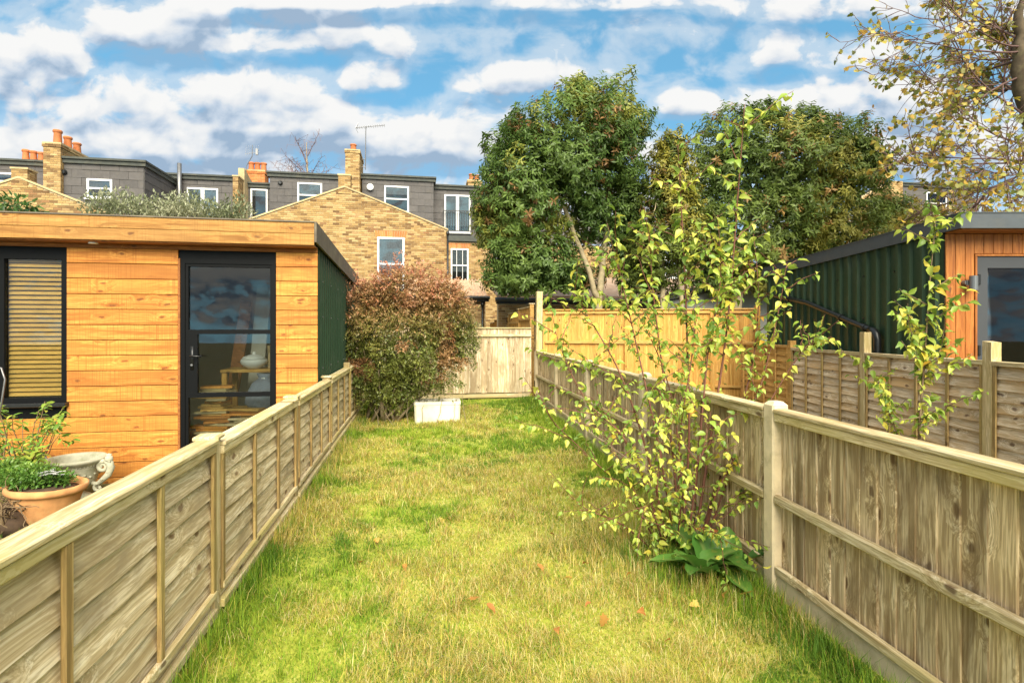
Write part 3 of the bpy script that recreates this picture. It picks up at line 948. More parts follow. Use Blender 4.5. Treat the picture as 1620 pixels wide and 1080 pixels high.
# door: frame, rails, three panes, handle and lock
df = MB()
df.box(D0, D1, WA - .022, WA + .05, DT - .055, DT)
df.box(D0, D0 + .045, WA - .022, WA + .05, -.1, DT - .055); df.box(D1 - .045, D1, WA - .022, WA + .05, -.1, DT - .055)
dr = df.build('door', M['anthracite'], st)
lf_ = MB()
x0, x1 = D0 + .047, D1 - .047
lf_.box(x0, x1, WA - .012, WA + .04, DT - .09, DT - .058)
lf_.box(x0, x0 + .03, WA - .012, WA + .04, -.08, DT - .09); lf_.box(x1 - .018, x1, WA - .012, WA + .04, -.08, DT - .09)
Z1, Z2 = 1.565, 0.835
for zc in (Z1, Z2):
    lf_.box(x0 + .03, x1 - .018, WA - .012, WA + .04, zc - .026, zc + .026)
lf_.box(x0 + .03, x0 + .125, WA - .011, WA + .038, Z2 + .026, Z1 - .026)
lf_.box(x0 + .03, x1 - .018, WA - .012, WA + .04, -.08, .03)
lf_.build('door_leaf', M['anthracite'], dr)
for (a_, b_, c_, d_) in ((x0 + .03, x1 - .018, Z1 + .026, DT - .09), (x0 + .125, x1 - .018, Z2 + .026, Z1 - .026), (x0 + .03, x1 - .018, .03, Z2 - .026)):
    MB().box(a_, b_, WA + .012, WA + .018, c_, d_).build('pane', M['glass'], dr)
hb = MB().tube([(x0 + .07, WA - .012, 1.29), (x0 + .07, WA - .065, 1.29), (x0 + .11, WA - .072, 1.288), (x0 + .19, WA - .070, 1.285)], [.012, .011, .011, .009], 8)
hb.box(x0 + .053, x0 + .087, WA - .018, WA - .0115, 1.13, 1.40)
hb.build('handle', M['black'], dr, True)
MB().tube([(x0 + .07, WA - .030, 1.185), (x0 + .07, WA - .017, 1.185)], .013, 8).build('lock', M['metal'], dr)
MB().tube([(-3.5, FA + .10, 2.546), (-3.5, FA + .10, 2.532)], .045, 14).build('soffit_light', M['white'], st)

# things kept inside the studio, seen through the door
r = random.Random(71)
def gthing(name, label, cat, b, a, z=0.0, rz=0.0, group=None):
    return thing(name, label, cat, gp(b, a, z), TH + rz, group)
tb = gthing('work_bench', 'tall plain wooden bench behind the studio door', 'bench', -2.05, 7.62, -.02)
piece('bench_top', tb, M['amber_x'], -.42, .42, -.25, .25, 1.06, 1.10, .004)
piece('shelf', tb, M['amber_x'], -.38, .38, -.22, .22, .52, .545, .004)
for x in (-.38, .38):
    for y in (-.20, .20):
        piece('leg', tb, M['amber_z'], x - .03, x + .03, y - .03, y + .03, 0, 1.059, .004)
wp = thing('white_pot', 'round white lidded pot on the bench behind the studio door', 'pot', gp(-2.10, 7.50, 1.082), TH)
MB().lathe([(.0, 0), (.07, .0), (.085, .012), (.145, .05), (.165, .09), (.155, .12), (.15, .122)], 28).build('bowl', M['white'], wp, True)
MB().lathe([(.152, .124), (.125, .155), (.06, .178), (.02, .184), (.016, .20), (.026, .212), (.0, .222)], 28).build('lid', M['white'], wp, True)
def offcuts(label, b, a, z, n_, L, step=.030):
    t_ = gthing('timber_stack', label, 'timber', b, a, z)
    for i in range(n_):
        w_ = r.uniform(.05, .10); l_ = L * r.uniform(.55, 1)
        piece('offcut', t_, r.choice((M['amber_x'], M['larch'], M['rail_x'])), -l_ / 2 + r.uniform(-.08, .08), l_ / 2, -w_ - r.uniform(0, .08), w_, i * step, i * step + step - .003, .002, (0, 0, r.uniform(-.35, .35)))
offcuts('thin timber offcuts heaped high at the lock side of the door', -2.42, 7.12, -.02, 31, .42)
offcuts('lower heap of timber offcuts in the middle of the doorway', -2.05, 7.10, -.02, 22, .60)
bx_ = gthing('cardboard_box', 'pale cardboard box standing beside the white pot', 'box', -1.80, 7.68, 1.082, .15)
mb = MB(); mb.box(-.16, .16, -.12, .12, 0, .20)
mb.build('box_body', plain('brown card', (.50, .36, .19), .9), bx_)
for s_, k in ((-1, 0), (1, 1)):
    MB().hexa([(-.16, s_ * .12, .201), (.16, s_ * .12, .201), (.16, s_ * .13, .205), (-.16, s_ * .13, .205), (-.16, s_ * .19, .30), (.16, s_ * .19, .30), (.16, s_ * .20, .30), (-.16, s_ * .20, .30)]).build('flap', plain('card flap', (.52, .38, .2), .9), bx_)
for k, (b, a, h, lean, wd, m_) in enumerate(((-2.52, 8.15, 2.0, .10, .16, 'soffit'), (-2.28, 8.3, 2.2, .05, .20, 'plaster'), (-2.02, 8.4, 2.15, -.04, .12, 'amber_z'), (-1.70, 8.3, 1.9, -.12, .30, 'rail_y'))):
    o = piece('leaning_board', None, M[m_], -wd / 2, wd / 2, -.012, .012, -h / 2, h / 2, .003)
    o.location = gp(b, a, h / 2 + .01); o.rotation_euler = (R(-8), lean, TH)
    tag(o, ('dark red narrow board', 'pale upright board', 'thin amber batten', 'broad grey tilted board')[k] + ' leaning up inside the studio', 'board')
sk = gthing('grey_sack', 'slumped blue grey sack on the floor behind the door glass', 'sack', -1.88, 7.22, .62)
MB().lathe([(.0, 0), (.20, .0), (.23, .07), (.21, .18), (.15, .30), (.08, .36), (.11, .42), (.0, .41)], 18, wob=lambda j, an: .12 * math.sin(3 * an + j) + .06 * math.sin(7 * an)).build('sack_body', plain('blue grey sacking', (.20, .23, .30), .9, var=.3, bmp=.5), sk, True)
MB().tube([(-.09, 0, .36), (0, -.09, .365), (.09, 0, .36), (0, .09, .365), (-.09, 0, .36)], .010, 6).build('tie', M['white'], sk, True)
MB().box(-.24, .24, -.18, .18, -.62, -.02).build('crate_under', M['amber_x'], sk)
ps = gthing('plastic_sheet', 'pale crumpled plastic sheet hanging at the hinge side of the door', 'sheet', -1.62, 7.05, 0)
vs_, fs = [], []
for i in range(9):
    for j in range(9):
        u, v = i / 8, j / 8
        vs_.append((-.30 * (1 - v) * (1 - u) + .04 * u, .05 * math.sin(9 * u + 5 * v) + .15 * u, 1.25 * v))
vs_ += [(x, y + .006, z) for x, y, z in vs_]
for i in range(8):
    for j in range(8):
        k = i * 9 + j
        fs += [(k, k + 1, k + 10, k + 9), (81 + k, 81 + k + 9, 81 + k + 10, 81 + k + 1)]
MB().add(vs_, fs).build('sheet', plain('pale plastic', (.55, .58, .52), .35), ps, True)

# ------------------------------------------------------------------ the green steel studio, right
r = random.Random(81)
gs = thing('steel_studio', 'dark green corrugated studio with cedar front and grey roof trim', 'garden room', (0, 0, 0))
GX, GY0, GY1, GXE = 5.03, 6.25, 10.6, 9.6
gtop = lambda y: 2.72 - (y - 5.95) * .020
corrugated(GX, GY0 + .01, GY1, -.1, lambda y: gtop(y) + .02, 0.205, -1, 0.036, 0.40).build('side_cladding', M['green2'], gs)
scr = MB().tube([(.005, 0, 0), (-.009, 0, 0)], .012, 6).mesh('cladding_screw', M['black'])
for yy in np.arange(6.45, 10.5, .615):
    for zz in (1.36, 1.75, 2.35):
        inst('cladding_screw', scr, gs, (GX - .003, yy, zz))
GD0, GDT = 6.25 * (1543 - 810) / F, 2.435
x = GX + .004
while x < GXE:
    w = .112 + r.uniform(-.004, .004)
    if x + w > GD0 - .03:
        if x < GD0 - .03:
            piece('cladding_board', gs, M['cedar'], x, GD0 - .032, GY0 - .022, GY0, -.1, 2.70, .004)
            x = GD0 - .030
        if x < GD0 + 2.3:
            piece('cladding_board', gs, M['cedar'], x, x + w - .005, GY0 - .022, GY0, GDT + .035, 2.70, .004)
        else:
            piece('cladding_board', gs, M['cedar'], x, x + w - .005, GY0 - .022, GY0, -.1, 2.70, .004)
    else:
        piece('cladding_board', gs, M['cedar'], x, x + w - .005, GY0 - .022, GY0, -.1, 2.70, .004)
    x += w
piece('trim', gs, M['cedar'], GD0 - .029, GD0 - .003, GY0 - .035, GY0 + .03, -.1, GDT + .002, .003)
piece('trim', gs, M['cedar'], GD0 - .029, GD0 + 2.3, GY0 - .035, GY0 + .03, GDT + .004, GDT + .030, .003)
mb = MB()
mb.box(GX + .01, GD0 - .03, GY0 + .002, GY0 + .06, -.1, 2.70); mb.box(GD0 - .03, GD0 + 2.3, GY0 + .002, GY0 + .06, GDT + .03, 2.70); mb.box(GD0 + 2.3, GXE, GY0 + .002, GY0 + .06, -.1, 2.70)
mb.box(GX + .06, GXE, GY1 - .06, GY1, -.1, 2.62); mb.box(GXE - .05, GXE, GY0 + .07, GY1 - .07, -.1, 2.62); mb.box(GX + .06, GXE - .06, GY0 + .07, GY1 - .07, -.1, -.02)
mb.box(GX + .05, GX + .09, GY0 + .07, GY1 - .07, -.1, 2.60)
mb.build('room_shell', M['dim'], gs)
df = MB()
fw = .13
df.box(GD0, GD0 + fw, GY0 - .015, GY0 + .06, -.1, GDT); df.box(GD0 + fw, GD0 + 2.29, GY0 - .015, GY0 + .06, GDT - fw, GDT)
df.box(GD0 + 1.1, GD0 + 1.3, GY0 - .015, GY0 + .06, .15, GDT - fw); df.box(GD0 + 2.16, GD0 + 2.29, GY0 - .015, GY0 + .06, -.1, GDT - fw); df.box(GD0 + fw, GD0 + 2.16, GY0 - .015, GY0 + .06, -.1, .15)
gd = df.build('door', M['greyframe'], gs)
for (x0, x1) in ((GD0 + fw, GD0 + 1.1), (GD0 + 1.3, GD0 + 2.16)):
    MB().box(x0, x1, GY0 + .02, GY0 + .026, .15, GDT - fw).build('pane', M['glass'], gd)
for zz in (2.17, 1.35, .4):
    piece('hinge', gd, M['black'], GD0 + .006, GD0 + .04, GY0 - .035, GY0 - .016, zz - .06, zz + .06, .006)
lm_ = MB().tube([(GX + .205, GY0 - .022, 2.13), (GX + .205, GY0 - .075, 2.13)], .03, 10)
lm_.tube([(GX + .245, GY0 - .11, 2.205), (GX + .245, GY0 - .11, 2.04)], .042, 18)
lm_.box(GX + .19, GX + .25, GY0 - .085, GY0 - .065, 2.10, 2.16)
lm_.build('wall_lamp', plain('grey lamp body', (.16, .17, .175), .4, metal=.5, bmp=.02), gs, False)
# roof trim: folded grey fascia with a lip, front and side
ex = GX - .06
for (off, z0, z1) in ((0.0, 0.0, .11), (.018, .112, .172)):
    mb = MB().hexa([(ex + off, 5.95 + off, 2.715 + z0), (GXE + .2, 5.95 + off, 2.715 + z0), (GXE + .2, 5.97 + off, 2.715 + z0), (ex + .02 + off, 5.97 + off, 2.715 + z0),
                    (ex + off, 5.95 + off, 2.715 + z1), (GXE + .2, 5.95 + off, 2.715 + z1), (GXE + .2, 5.97 + off, 2.715 + z1), (ex + .02 + off, 5.97 + off, 2.715 + z1)])
    mb.hexa([(ex + off, 5.95 + off, 2.715 + z0), (ex + off + .02, 5.971 + off, 2.715 + z0), (ex + off + .02, GY1 + .1, 2.625 + z0), (ex + off, GY1 + .1, 2.625 + z0),
             (ex + off, 5.95 + off, 2.715 + z1), (ex + off + .02, 5.971 + off, 2.715 + z1), (ex + off + .02, GY1 + .1, 2.625 + z1), (ex + off, GY1 + .1, 2.625 + z1)])
    mb.build('roof_trim', M['greyfascia'], gs)
mb = MB().hexa([(ex + .01, 5.96, 2.885), (GXE + .2, 5.96, 2.885), (GXE + .2, GY1 + .1, 2.80), (ex + .01, GY1 + .1, 2.80), (ex + .01, 5.96, 2.897), (GXE + .2, 5.96, 2.897), (GXE + .2, GY1 + .1, 2.812), (ex + .01, GY1 + .1, 2.812)])
mb.build('roof_covering', M['greyfascia'], gs)
MB().box(ex + .05, GXE + .2, 5.985, GY0 - .024, 2.703, 2.720).build('soffit', M['soffit'], gs)
# waste pipe running down the side to an elbow
pp = MB().tube([(GX - .075, 10.35, 2.27), (GX - .075, 9.0, 2.03), (GX - .075, 7.55, 1.62), (GX - .075, 7.40, 1.585)], .04, 10)
pp.tube([(GX - .075, 7.44, 1.59), (GX - .075, 7.36, 1.57), (GX - .075, 7.31, 1.52), (GX - .075, 7.29, 1.45), (GX - .075, 7.29, -.1)], [.047, .05, .05, .047, .045], 12)
pp.build('drain_pipe', M['black'], gs, True)
for yy in (9.6, 8.1, 7.55):
    zz = {9.6: 2.137, 8.1: 1.775, 7.55: 1.62}[yy]
    MB().tube([(GX - .075, yy - .025, zz - .007), (GX - .075, yy + .025, zz + .007)], .05, 10).build('pipe_clip', M['black'], gs)

# ------------------------------------------------------------------ the terrace of houses behind
def inside(poly, x, z):
    c = False
    n = len(poly)
    for i in range(n):
        x0, z0 = poly[i]; x1, z1 = poly[(i + 1) % n]
        if (z0 > z) != (z1 > z) and x < (x1 - x0) * (z - z0) / (z1 - z0) + x0:
            c = not c
    return c

def brick_wall(par, poly, a, holes=(), m='brick', name='brick_wall', thick=0.25, side=None, zmin=None, seed=1):
    """wall slab of mortar in the plane a with real bricks standing proud of the joints; poly in (b, z)"""
    rr = random.Random(seed)
    core = MB().prism(poly, a, a + thick, 'y').build(name, M['mortar'], par)
    xs = [p[0] for p in poly]; zs = [p[1] for p in poly]
    mb = MB()
    bl, bh, j = .225, .075, .011
    z = min(zs) if zmin is None else zmin
    row = 0
    while z + bh - j < max(zs):
        x = min(xs) - bl * (.5 if row % 2 else 0) - .0
        while x < max(xs):
            x0, x1, z0, z1 = x + j / 2, x + bl - j / 2, z + j / 2, z + bh - j / 2
            if row % 2 == 0 and rr.random() < .0: pass
            x0 = max(x0, min(xs) + .002); x1 = min(x1, max(xs) - .002)
            if x1 - x0 > .05 and inside(poly, x0 + .003, z0 + .003) and inside(poly, x1 - .003, z0 + .003):
                if not (inside(poly, x0 + .003, z1) and inside(poly, x1 - .003, z1)):
                    while x1 - x0 > .06 and not inside(poly, x1 - .003, z1): x1 -= .03
                    while x1 - x0 > .06 and not inside(poly, x0 + .003, z1): x0 += .03
                segs = [(x0, x1)]
                for (h0, h1, k0, k1) in holes:
                    if z1 > k0 and z0 < k1:
                        ns = []
                        for s0, s1 in segs:
                            if h1 <= s0 or h0 >= s1: ns.append((s0, s1)); continue
                            if h0 - s0 > .03: ns.append((s0, h0))
                            if s1 - h1 > .03: ns.append((h1, s1))
                        segs = ns
                for s0, s1 in segs:
                    y0 = a - .010 - rr.uniform(0, .006)
                    mb.add([(s0, a + .002, z0), (s1, a + .002, z0), (s1, a + .002, z1), (s0, a + .002, z1), (s0, y0, z0), (s1, y0, z0), (s1, y0, z1), (s0, y0, z1)],
                           [(4, 5, 6, 7), (0, 1, 5, 4), (1, 2, 6, 5), (2, 3, 7, 6), (3, 0, 4, 7)])
            x += bl
        z += bh
        row += 1
    o = mb.build('brickwork', M[m], core)
    o['kind'] = 'stuff'
    return core

def brick_stack(par, b0, b1, a0, a1, z0, z1, m='brick', seed=2, pots=(), name='chimney_stack', band=True, pot_h=.42):
    core = MB().box(b0 + .012, b1 - .012, a0 + .012, a1 - .012, z0, z1 - .01).build(name, M['mortar'], par)
    rr = random.Random(seed)
    mb = MB()
    bl, bh, j = .225, .075, .011
    z = z0; row = 0
    while z < z1 - .01:
        e = 0.0
        if band and z > z1 - .17: e = .03
        zt = min(z + bh, z1) - j / 2
        for (axis, lo, hi, p0, p1) in (('x', b0 - e, b1 + e, a0 - e, a0 - e + .10), ('x', b0 - e, b1 + e, a1 + e - .10, a1 + e), ('y', a0 - e + .1, a1 + e - .1, b0 - e, b0 - e + .1), ('y', a0 - e + .1, a1 + e - .1, b1 + e - .1, b1 + e)):
            t = lo - (bl / 2 if row % 2 else 0)
            while t < hi - .01:
                s0, s1 = max(t, lo) + j / 2, min(t + bl, hi) - j / 2
                if s1 - s0 > .03:
                    if axis == 'x': mb.box(s0, s1, p0 + rr.uniform(0, .004), p1, z + j / 2, zt)
                    else: mb.box(p0 + .001, p1 - rr.uniform(0, .004), s0, s1, z + j / 2, zt)
                t += bl
        z += bh; row += 1
    o = mb.build('brickwork', M[m], core)
    o['kind'] = 'stuff'
    cap = MB().box(b0 - .02, b1 + .02, a0 - .02, a1 + .02, z1 - .004, z1 + .05).build('flaunching', M['coping'], core)
    for (x, y, s) in pots:
        h = pot_h * s
        MB().lathe([(.13, 0), (.135, h * .1), (.115, h * .75), (.12, h * .80), (.145, h * .84), (.145, h * .96), (.13, h), (.09, h), (.09, h * .8)], 14, (x, y, z1 + .04)).build('chimney_pot', M['pot'], core, True)
    return core

def house_window(par, b0, b1, z0, z1, a, style='sash', curtain=0.5, proud=.05, bars=False):
    """joinery with panes; b0..b1, z0..z1 the outer frame, a the wall face"""
    mb = MB()
    w = .07
    y0, y1 = a - proud, a + .0
    frame_rect(mb, b0, b1, z0, z1, w, y0, y1)
    mb.box(b0 - .06, b1 + .06, y0 - .05, y1 - .002, z0 - .06, z0 - .002)
    xm, zm = (b0 + b1) / 2, (z0 + z1) / 2
    ps = []
    if style == 'sash':
        mb.box(b0 + w, b1 - w, y0 - .012, y1 - .005, zm - .03, zm + .03)
        ps = [(b0 + w, b1 - w, zm + .03, z1 - w), (b0 + w, b1 - w, z0 + w, zm - .03)]
    elif style == 'french':
        mb.box(xm - .07, xm + .07, y0 - .006, y1 - .005, z0 + w, z1 - w)
        ps = [(b0 + w, xm - .07, z0 + w, z1 - w), (xm + .07, b1 - w, z0 + w, z1 - w)]
    else:
        ps = [(b0 + w, b1 - w, z0 + w, z1 - w)]
    if bars:
        for k in (1, 2):
            xx = b0 + (b1 - b0) * k / 3
            mb.box(xx - .012, xx + .012, y0 + .012, y1 - .02, z0 + w, zm - .031)
            mb.box(xx - .012, xx + .012, y0 + .012, y1 - .02, zm + .031, z1 - w)
    o = mb.build('window', M['white'], par)
    for q in ps:
        MB().box(q[0], q[1], y1 - .022, y1 - .018, q[2], q[3]).build('pane', M['glass_far'], o)
    zc = z0 + w + (z1 - z0 - 2 * w) * (1 - curtain)
    if curtain > 0:
        n = 14
        vs_, fs = [], []
        for i in range(n + 1):
            x = b0 + w + (b1 - b0 - 2 * w) * i / n
            y = y1 - .010 + (.005 if i % 2 else 0)
            vs_ += [(x, y, zc), (x, y, z1 - w)]
        for i in range(n):
            fs.append((2 * i, 2 * i + 2, 2 * i + 3, 2 * i + 1))
        MB().add(vs_, fs).build('curtain', M['curtain'], o)
    MB().box(b0 + w, b1 - w, y1 - .0035, y1 + .001, z0 + w, z1 - w).build('room_shade_sheet', M['dim'], o)  # flat dark sheet behind the panes, the room's shade painted in
    return o

def tiles(par, b0, b1, z0, z1, a, holes, seed, course=.30, width=.62):
    rr = random.Random(seed)
    row = 0
    z = z1
    while z > z0 + .05:
        zb = max(z - course, z0)
        x = b0 - (width / 2 if row % 2 else 0)
        while x < b1 - .02:
            s0, s1 = max(x, b0), min(x + width, b1)
            if s1 - s0 > .05 and not any(s0 > h0 - .02 and s1 < h1 + .02 and zb > k0 - .02 and z < k1 + .02 for h0, h1, k0, k1 in holes):
                yo = rr.uniform(-.004, .004)
                mb_ = cbox(round(s1 - s0 - .008, 3), .016, round(z - zb + .03, 3), .0, M['slate'])
                inst('tile', mb_, par, ((s0 + s1) / 2, a - .017 + yo, (z + zb) / 2 - .01), (R(-2.2), 0, rr.uniform(-.002, .002)))
            x += width
        z = zb; row += 1

def tiles_side(par, y0, y1, z0, ztop, x, seed, course=.30, width=.62):
    """tile hanging on a cheek facing +x, top edge a function of y"""
    rr = random.Random(seed)
    row = 0
    z = max(ztop(y0), ztop(y1))
    while z > z0 + .05:
        zb = z - course
        y = y0 - (width / 2 if row % 2 else 0)
        while y < y1 - .02:
            s0, s1 = max(y, y0), min(y + width, y1)
            zt = min(z, ztop((s0 + s1) / 2))
            if s1 - s0 > .05 and zt - zb > .04:
                mb_ = cbox(.016, round(s1 - s0 - .008, 3), round(zt - zb + .02, 3), .0, M['slate'])
                inst('tile', mb_, par, (x + .012 + rr.uniform(-.002, .002), (s0 + s1) / 2, (zt + zb) / 2 - .008), (0, R(-2.2), 0))
            y += width
        z = zb; row += 1

def dormer(par, b0, b1, z0, z1, a, depth, holes, seed, cheek=False):
    core = MB().box(b0, b1, a, a + depth, z0, z1).build('dormer', M['lead'], par)
    tiles(core, b0, b1, z0, z1 - .02, a, holes, seed)
    if cheek:
        tiles_side(core, a, a + depth, z0, lambda y: z1 - .02, b1, seed + 1)
    MB().box(b0 - .12, b1 + .12, a - .16, a + depth, z1 + .002, z1 + .075).build('roof_edge', M['lead'], core)
    MB().box(b0 - .09, b1 + .09, a - .10, a + depth, z1 - .14, z1 + .0).build('fascia', M['lead'], core)
    return core

def downpipe(par, b, a, z0, z1):
    mb = MB().tube([(b, a - .06, z1), (b, a - .06, z0)], .036, 8)
    mb.tube([(b, a - .06, z1 - .01), (b, a - .06, z1 + .14)], .055, 8)
    return mb.build('downpipe', M['black'], par, True)

HOUSES = 'terraced houses behind the gardens'
# ---- middle house: brick rear gable, two tile-hung dormers, chimney
AG, AM = 20.5, 25.0
h3 = thing('terraced_house', 'yellow brick house with a central gable in front of two dormers', 'house', gp(0, 0), TH, HOUSES)
ap = gw(545, 296, AG); lp = gw(405, 344, AG); rp = gw(709, 364, AG)
sl = (ap[1] - lp[1]) / (ap[0] - lp[0])
bl_ = ap[0] - (rp[0] - ap[0])
gpoly = [(bl_, 0), (rp[0], 0), (rp[0], rp[1]), ap, (bl_, ap[1] - sl * (ap[0] - bl_))]
w0 = gw(597, 375, AG); w1 = gw(640, 452, AG)
wh = (w0[0], w1[0], w1[1] - .2, w0[1])
lint = (wh[0] - .05, wh[1] + .05, wh[3], wh[3] + .24)
brick_wall(h3, gpoly, AG, [wh, lint], seed=5)
house_window(h3, *wh[:2], wh[2], wh[3], AG - .012, 'sash', .62)
def arch(par, l, a):
    mb = MB(); n = 13; w = (l[1] - l[0]) / n
    for i in range(n):
        t = (i - (n - 1) / 2) / n
        x0 = l[0] + w * i + .005; x1 = x0 + w - .010
        k = t * .10
        mb.hexa([(x0, a - .016, l[2] + .004), (x1, a - .016, l[2] + .004), (x1, a + .001, l[2] + .004), (x0, a + .001, l[2] + .004), (x0 + k, a - .016, l[3]), (x1 + k, a - .016, l[3]), (x1 + k, a + .001, l[3]), (x0 + k, a + .001, l[3])])
    o = mb.build('lintel', M['redbrick'], par); o['kind'] = 'stuff'
arch(h3, lint, AG)
# wing behind the gable: side walls and slate slopes, copings up the gable
mb = MB()
for (p, q) in (((bl_, gpoly[4][1]), ap), (ap, rp)):
    mb.hexa([(p[0], AG + .25, p[1] - .10), (q[0], AG + .25, q[1] - .10), (q[0], AM + 1, q[1] - .10), (p[0], AM + 1, p[1] - .10), (p[0], AG + .25, p[1] - .02), (q[0], AG + .25, q[1] - .02), (q[0], AM + 1, q[1] - .02), (p[0], AM + 1, p[1] - .02)])
mb.build('roof', M['roofslate'], h3)
for (p, q) in (((bl_, gpoly[4][1]), ap), (rp, ap)):
    MB().hexa([(p[0], AG - .045, p[1] - .01), (q[0], AG - .045, q[1] - .01), (q[0], AG + .28, q[1] - .01), (p[0], AG + .28, p[1] - .01), (p[0], AG - .045, p[1] + .045), (q[0], AG - .045, q[1] + .045), (q[0], AG + .28, q[1] + .045), (p[0], AG + .28, p[1] + .045)]).build('coping', M['coping'], h3)
MB().box(bl_, bl_ + .2, AG + .26, AM, 0, gpoly[4][1] - .15).build('side_wall', M['mortar'], h3)
MB().box(rp[0] - .2, rp[0], AG + .26, AM + 1, 0, rp[1] - .15).build('side_wall', M['mortar'], h3)
pk = brick_stack(h3, ap[0] - .22, ap[0] + .22, AG - .03, AG + .35, ap[1] - .25, ap[1] + .42, seed=8, name='gable_pier', band=False)
downpipe(h3, rp[0] - .02, AG, 0.2, rp[1] - .2)
# main roof dormers
d3 = (gw(427, 277, AM)[0], gw(545, 277, AM)[0]); z3 = gw(480, 277, AM)[1]
wd = [(gw(471, 289, AM), gw(510, 330, AM))]
hs = [(p[0], q[0], q[1], p[1]) for p, q in wd]
dormer(h3, d3[0], d3[1], 5.0, z3, AM, 3.0, hs, 12)
house_window(h3, *hs[0], AM - .03, 'sash', .45)
d4 = (gw(573, 282, AM)[0], gw(686, 282, AM)[0]); z4 = gw(630, 281, AM)[1]
p, q = gw(608, 294, AM), gw(647, 337, AM)
hs = [(p[0], q[0], q[1], p[1])]
dormer(h3, d4[0], d4[1], 5.0, z4, AM, 3.0, hs, 14)
house_window(h3, *hs[0], AM - .03, 'sash', .3)
cb = (gw(546, 240, AM - .6)[0], gw(569, 240, AM - .6)[0]); zc = gw(557, 238, AM - .6)[1]
brick_stack(h3, cb[0], cb[1], AM - .6, AM + 1.0, 6.0, zc, seed=15, pots=[((cb[0] + cb[1]) / 2, AM - .25, .8)])
MB().lathe([(.11, 0), (.15, .03), (.15, .08), (.11, .1), (.06, .1)], 12, (gw(586, 295, AM)[0], AM - .06, gw(586, 297, AM)[1]), Matrix.Rotation(R(90), 4, 'X')).build('vent', M['white'], h3)
MB().lathe([(.09, 0), (.1, .03), (.06, .1), (.03, .1)], 12, (gw(444, 290, AM)[0], AM - .03, gw(444, 290, AM)[1]), Matrix.Rotation(R(90), 4, 'X')).build('vent', M['black'], h3)

# aerial on the middle chimney
aer = gw(578, 265, AM - .3); aet = gw(579, 200, AM - .3)
an = thing('television_aerial', 'long mast aerial beside the middle brick chimney', 'aerial', gp(aer[0], AM - .3, aer[1]), TH)
hgt = aet[1] - aer[1]
MB().tube([(0, 0, -.1), (0.02, 0, hgt)], .022, 6).build('mast', M['metal'], an)
yb = MB().tube([(-.42, 0, hgt - .10), (.85, 0, hgt + .10)], .014, 5)
for i in range(12):
    t = i / 11
    x = -.25 + 1.08 * t; zz = hgt - .075 + .17 * t
    yb.tube([(x, -.16 - .04 * t, zz), (x, .16 + .04 * t, zz)], .007, 4)
    yb.tube([(x, 0, zz - .05), (x, 0, zz + .05)], .007, 4)
for s in (-1, 1):
    yb.tube([(-.42, 0, hgt - .10), (-.32, .05, hgt - .08 + s * .22)], .012, 4)
    yb.tube([(-.38, 0, hgt - .10), (-.30, -.15, hgt - .08 + s * .12)], .010, 4)
yb.build('antenna', M['metal'], an)
MB().tube([(-.16, 0, .0), (.02, 0, .02)], .018, 5).tube([(-.16, 0, .35), (.01, 0, .36)], .018, 5).build('bracket', M['metal'], an)

# ---- left-hand neighbours
h2 = thing('terraced_house', 'house with a deep tile hung dormer and cheek next to the olive tops', 'house', gp(0, 0), TH, HOUSES)
A1_ = 22.0
b0, z1_ = gw(99, 252, A1_); b1, _ = gw(228, 262, A1_)
p, q = gw(139, 283, A1_), gw(179, 315, A1_)
hs = [(p[0], q[0], q[1], p[1])]
dormer(h2, b0, b1, 3.2, z1_, A1_, 2.6, hs, 22, cheek=True)
house_window(h2, *hs[0], A1_ - .03, 'sash', .6)
MB().lathe([(.09, 0), (.1, .03), (.06, .1), (.03, .1)], 12, (gw(103, 273, A1_)[0], A1_ - .03, gw(103, 273, A1_)[1]), Matrix.Rotation(R(90), 4, 'X')).build('vent', M['black'], h2)
A2_ = 24.6
c0 = gw(262, 281, A2_)[0]; c1, zc2 = gw(370, 282, A2_)
p, q = gw(297, 297, A2_), gw(346, 352, A2_)
hs = [(p[0], q[0], q[1], p[1])]
dormer(h2, c0, c1, 4.6, zc2, A2_, 3.0, hs, 24)
house_window(h2, *hs[0], A2_ - .03, 'french', .7)
fl = gw(283, 280, A2_ - .3)
MB().tube([(fl[0], A2_ - .25, 5.5), (fl[0], A2_ - .25, gw(283, 258, A2_ - .3)[1])], .085, 10).build('flue_pipe', M['metal'], h2, True)
MB().box(b0 - 3.4, b0 + .0, A1_ + .3, A1_ + 3, 0, 5.6).build('rear_wall', M['mortar'], h2)
MB().box(b0, c1, A2_ + .05, A2_ + 4.0, 0, 4.5).build('main_wall', M['mortar'], h2)
MB().box(b0, b1, A1_ + .02, A2_, 0, 3.15).build('wing_wall', M['mortar'], h2)
ck = gw(68, 232, A1_ - .2); ck1 = gw(96, 232, A1_ - .2)
brick_stack(h2, ck[0], ck1[0], A1_ - .2, A1_ + 1.5, 3.0, gw(80, 227, A1_ - .2)[1], seed=26, pots=[(ck[0] + .32, A1_ + .05, 1.25), (ck[0] + .36, A1_ + .55, 1.1), (ck[0] + .36, A1_ + 1.1, 1.0)])

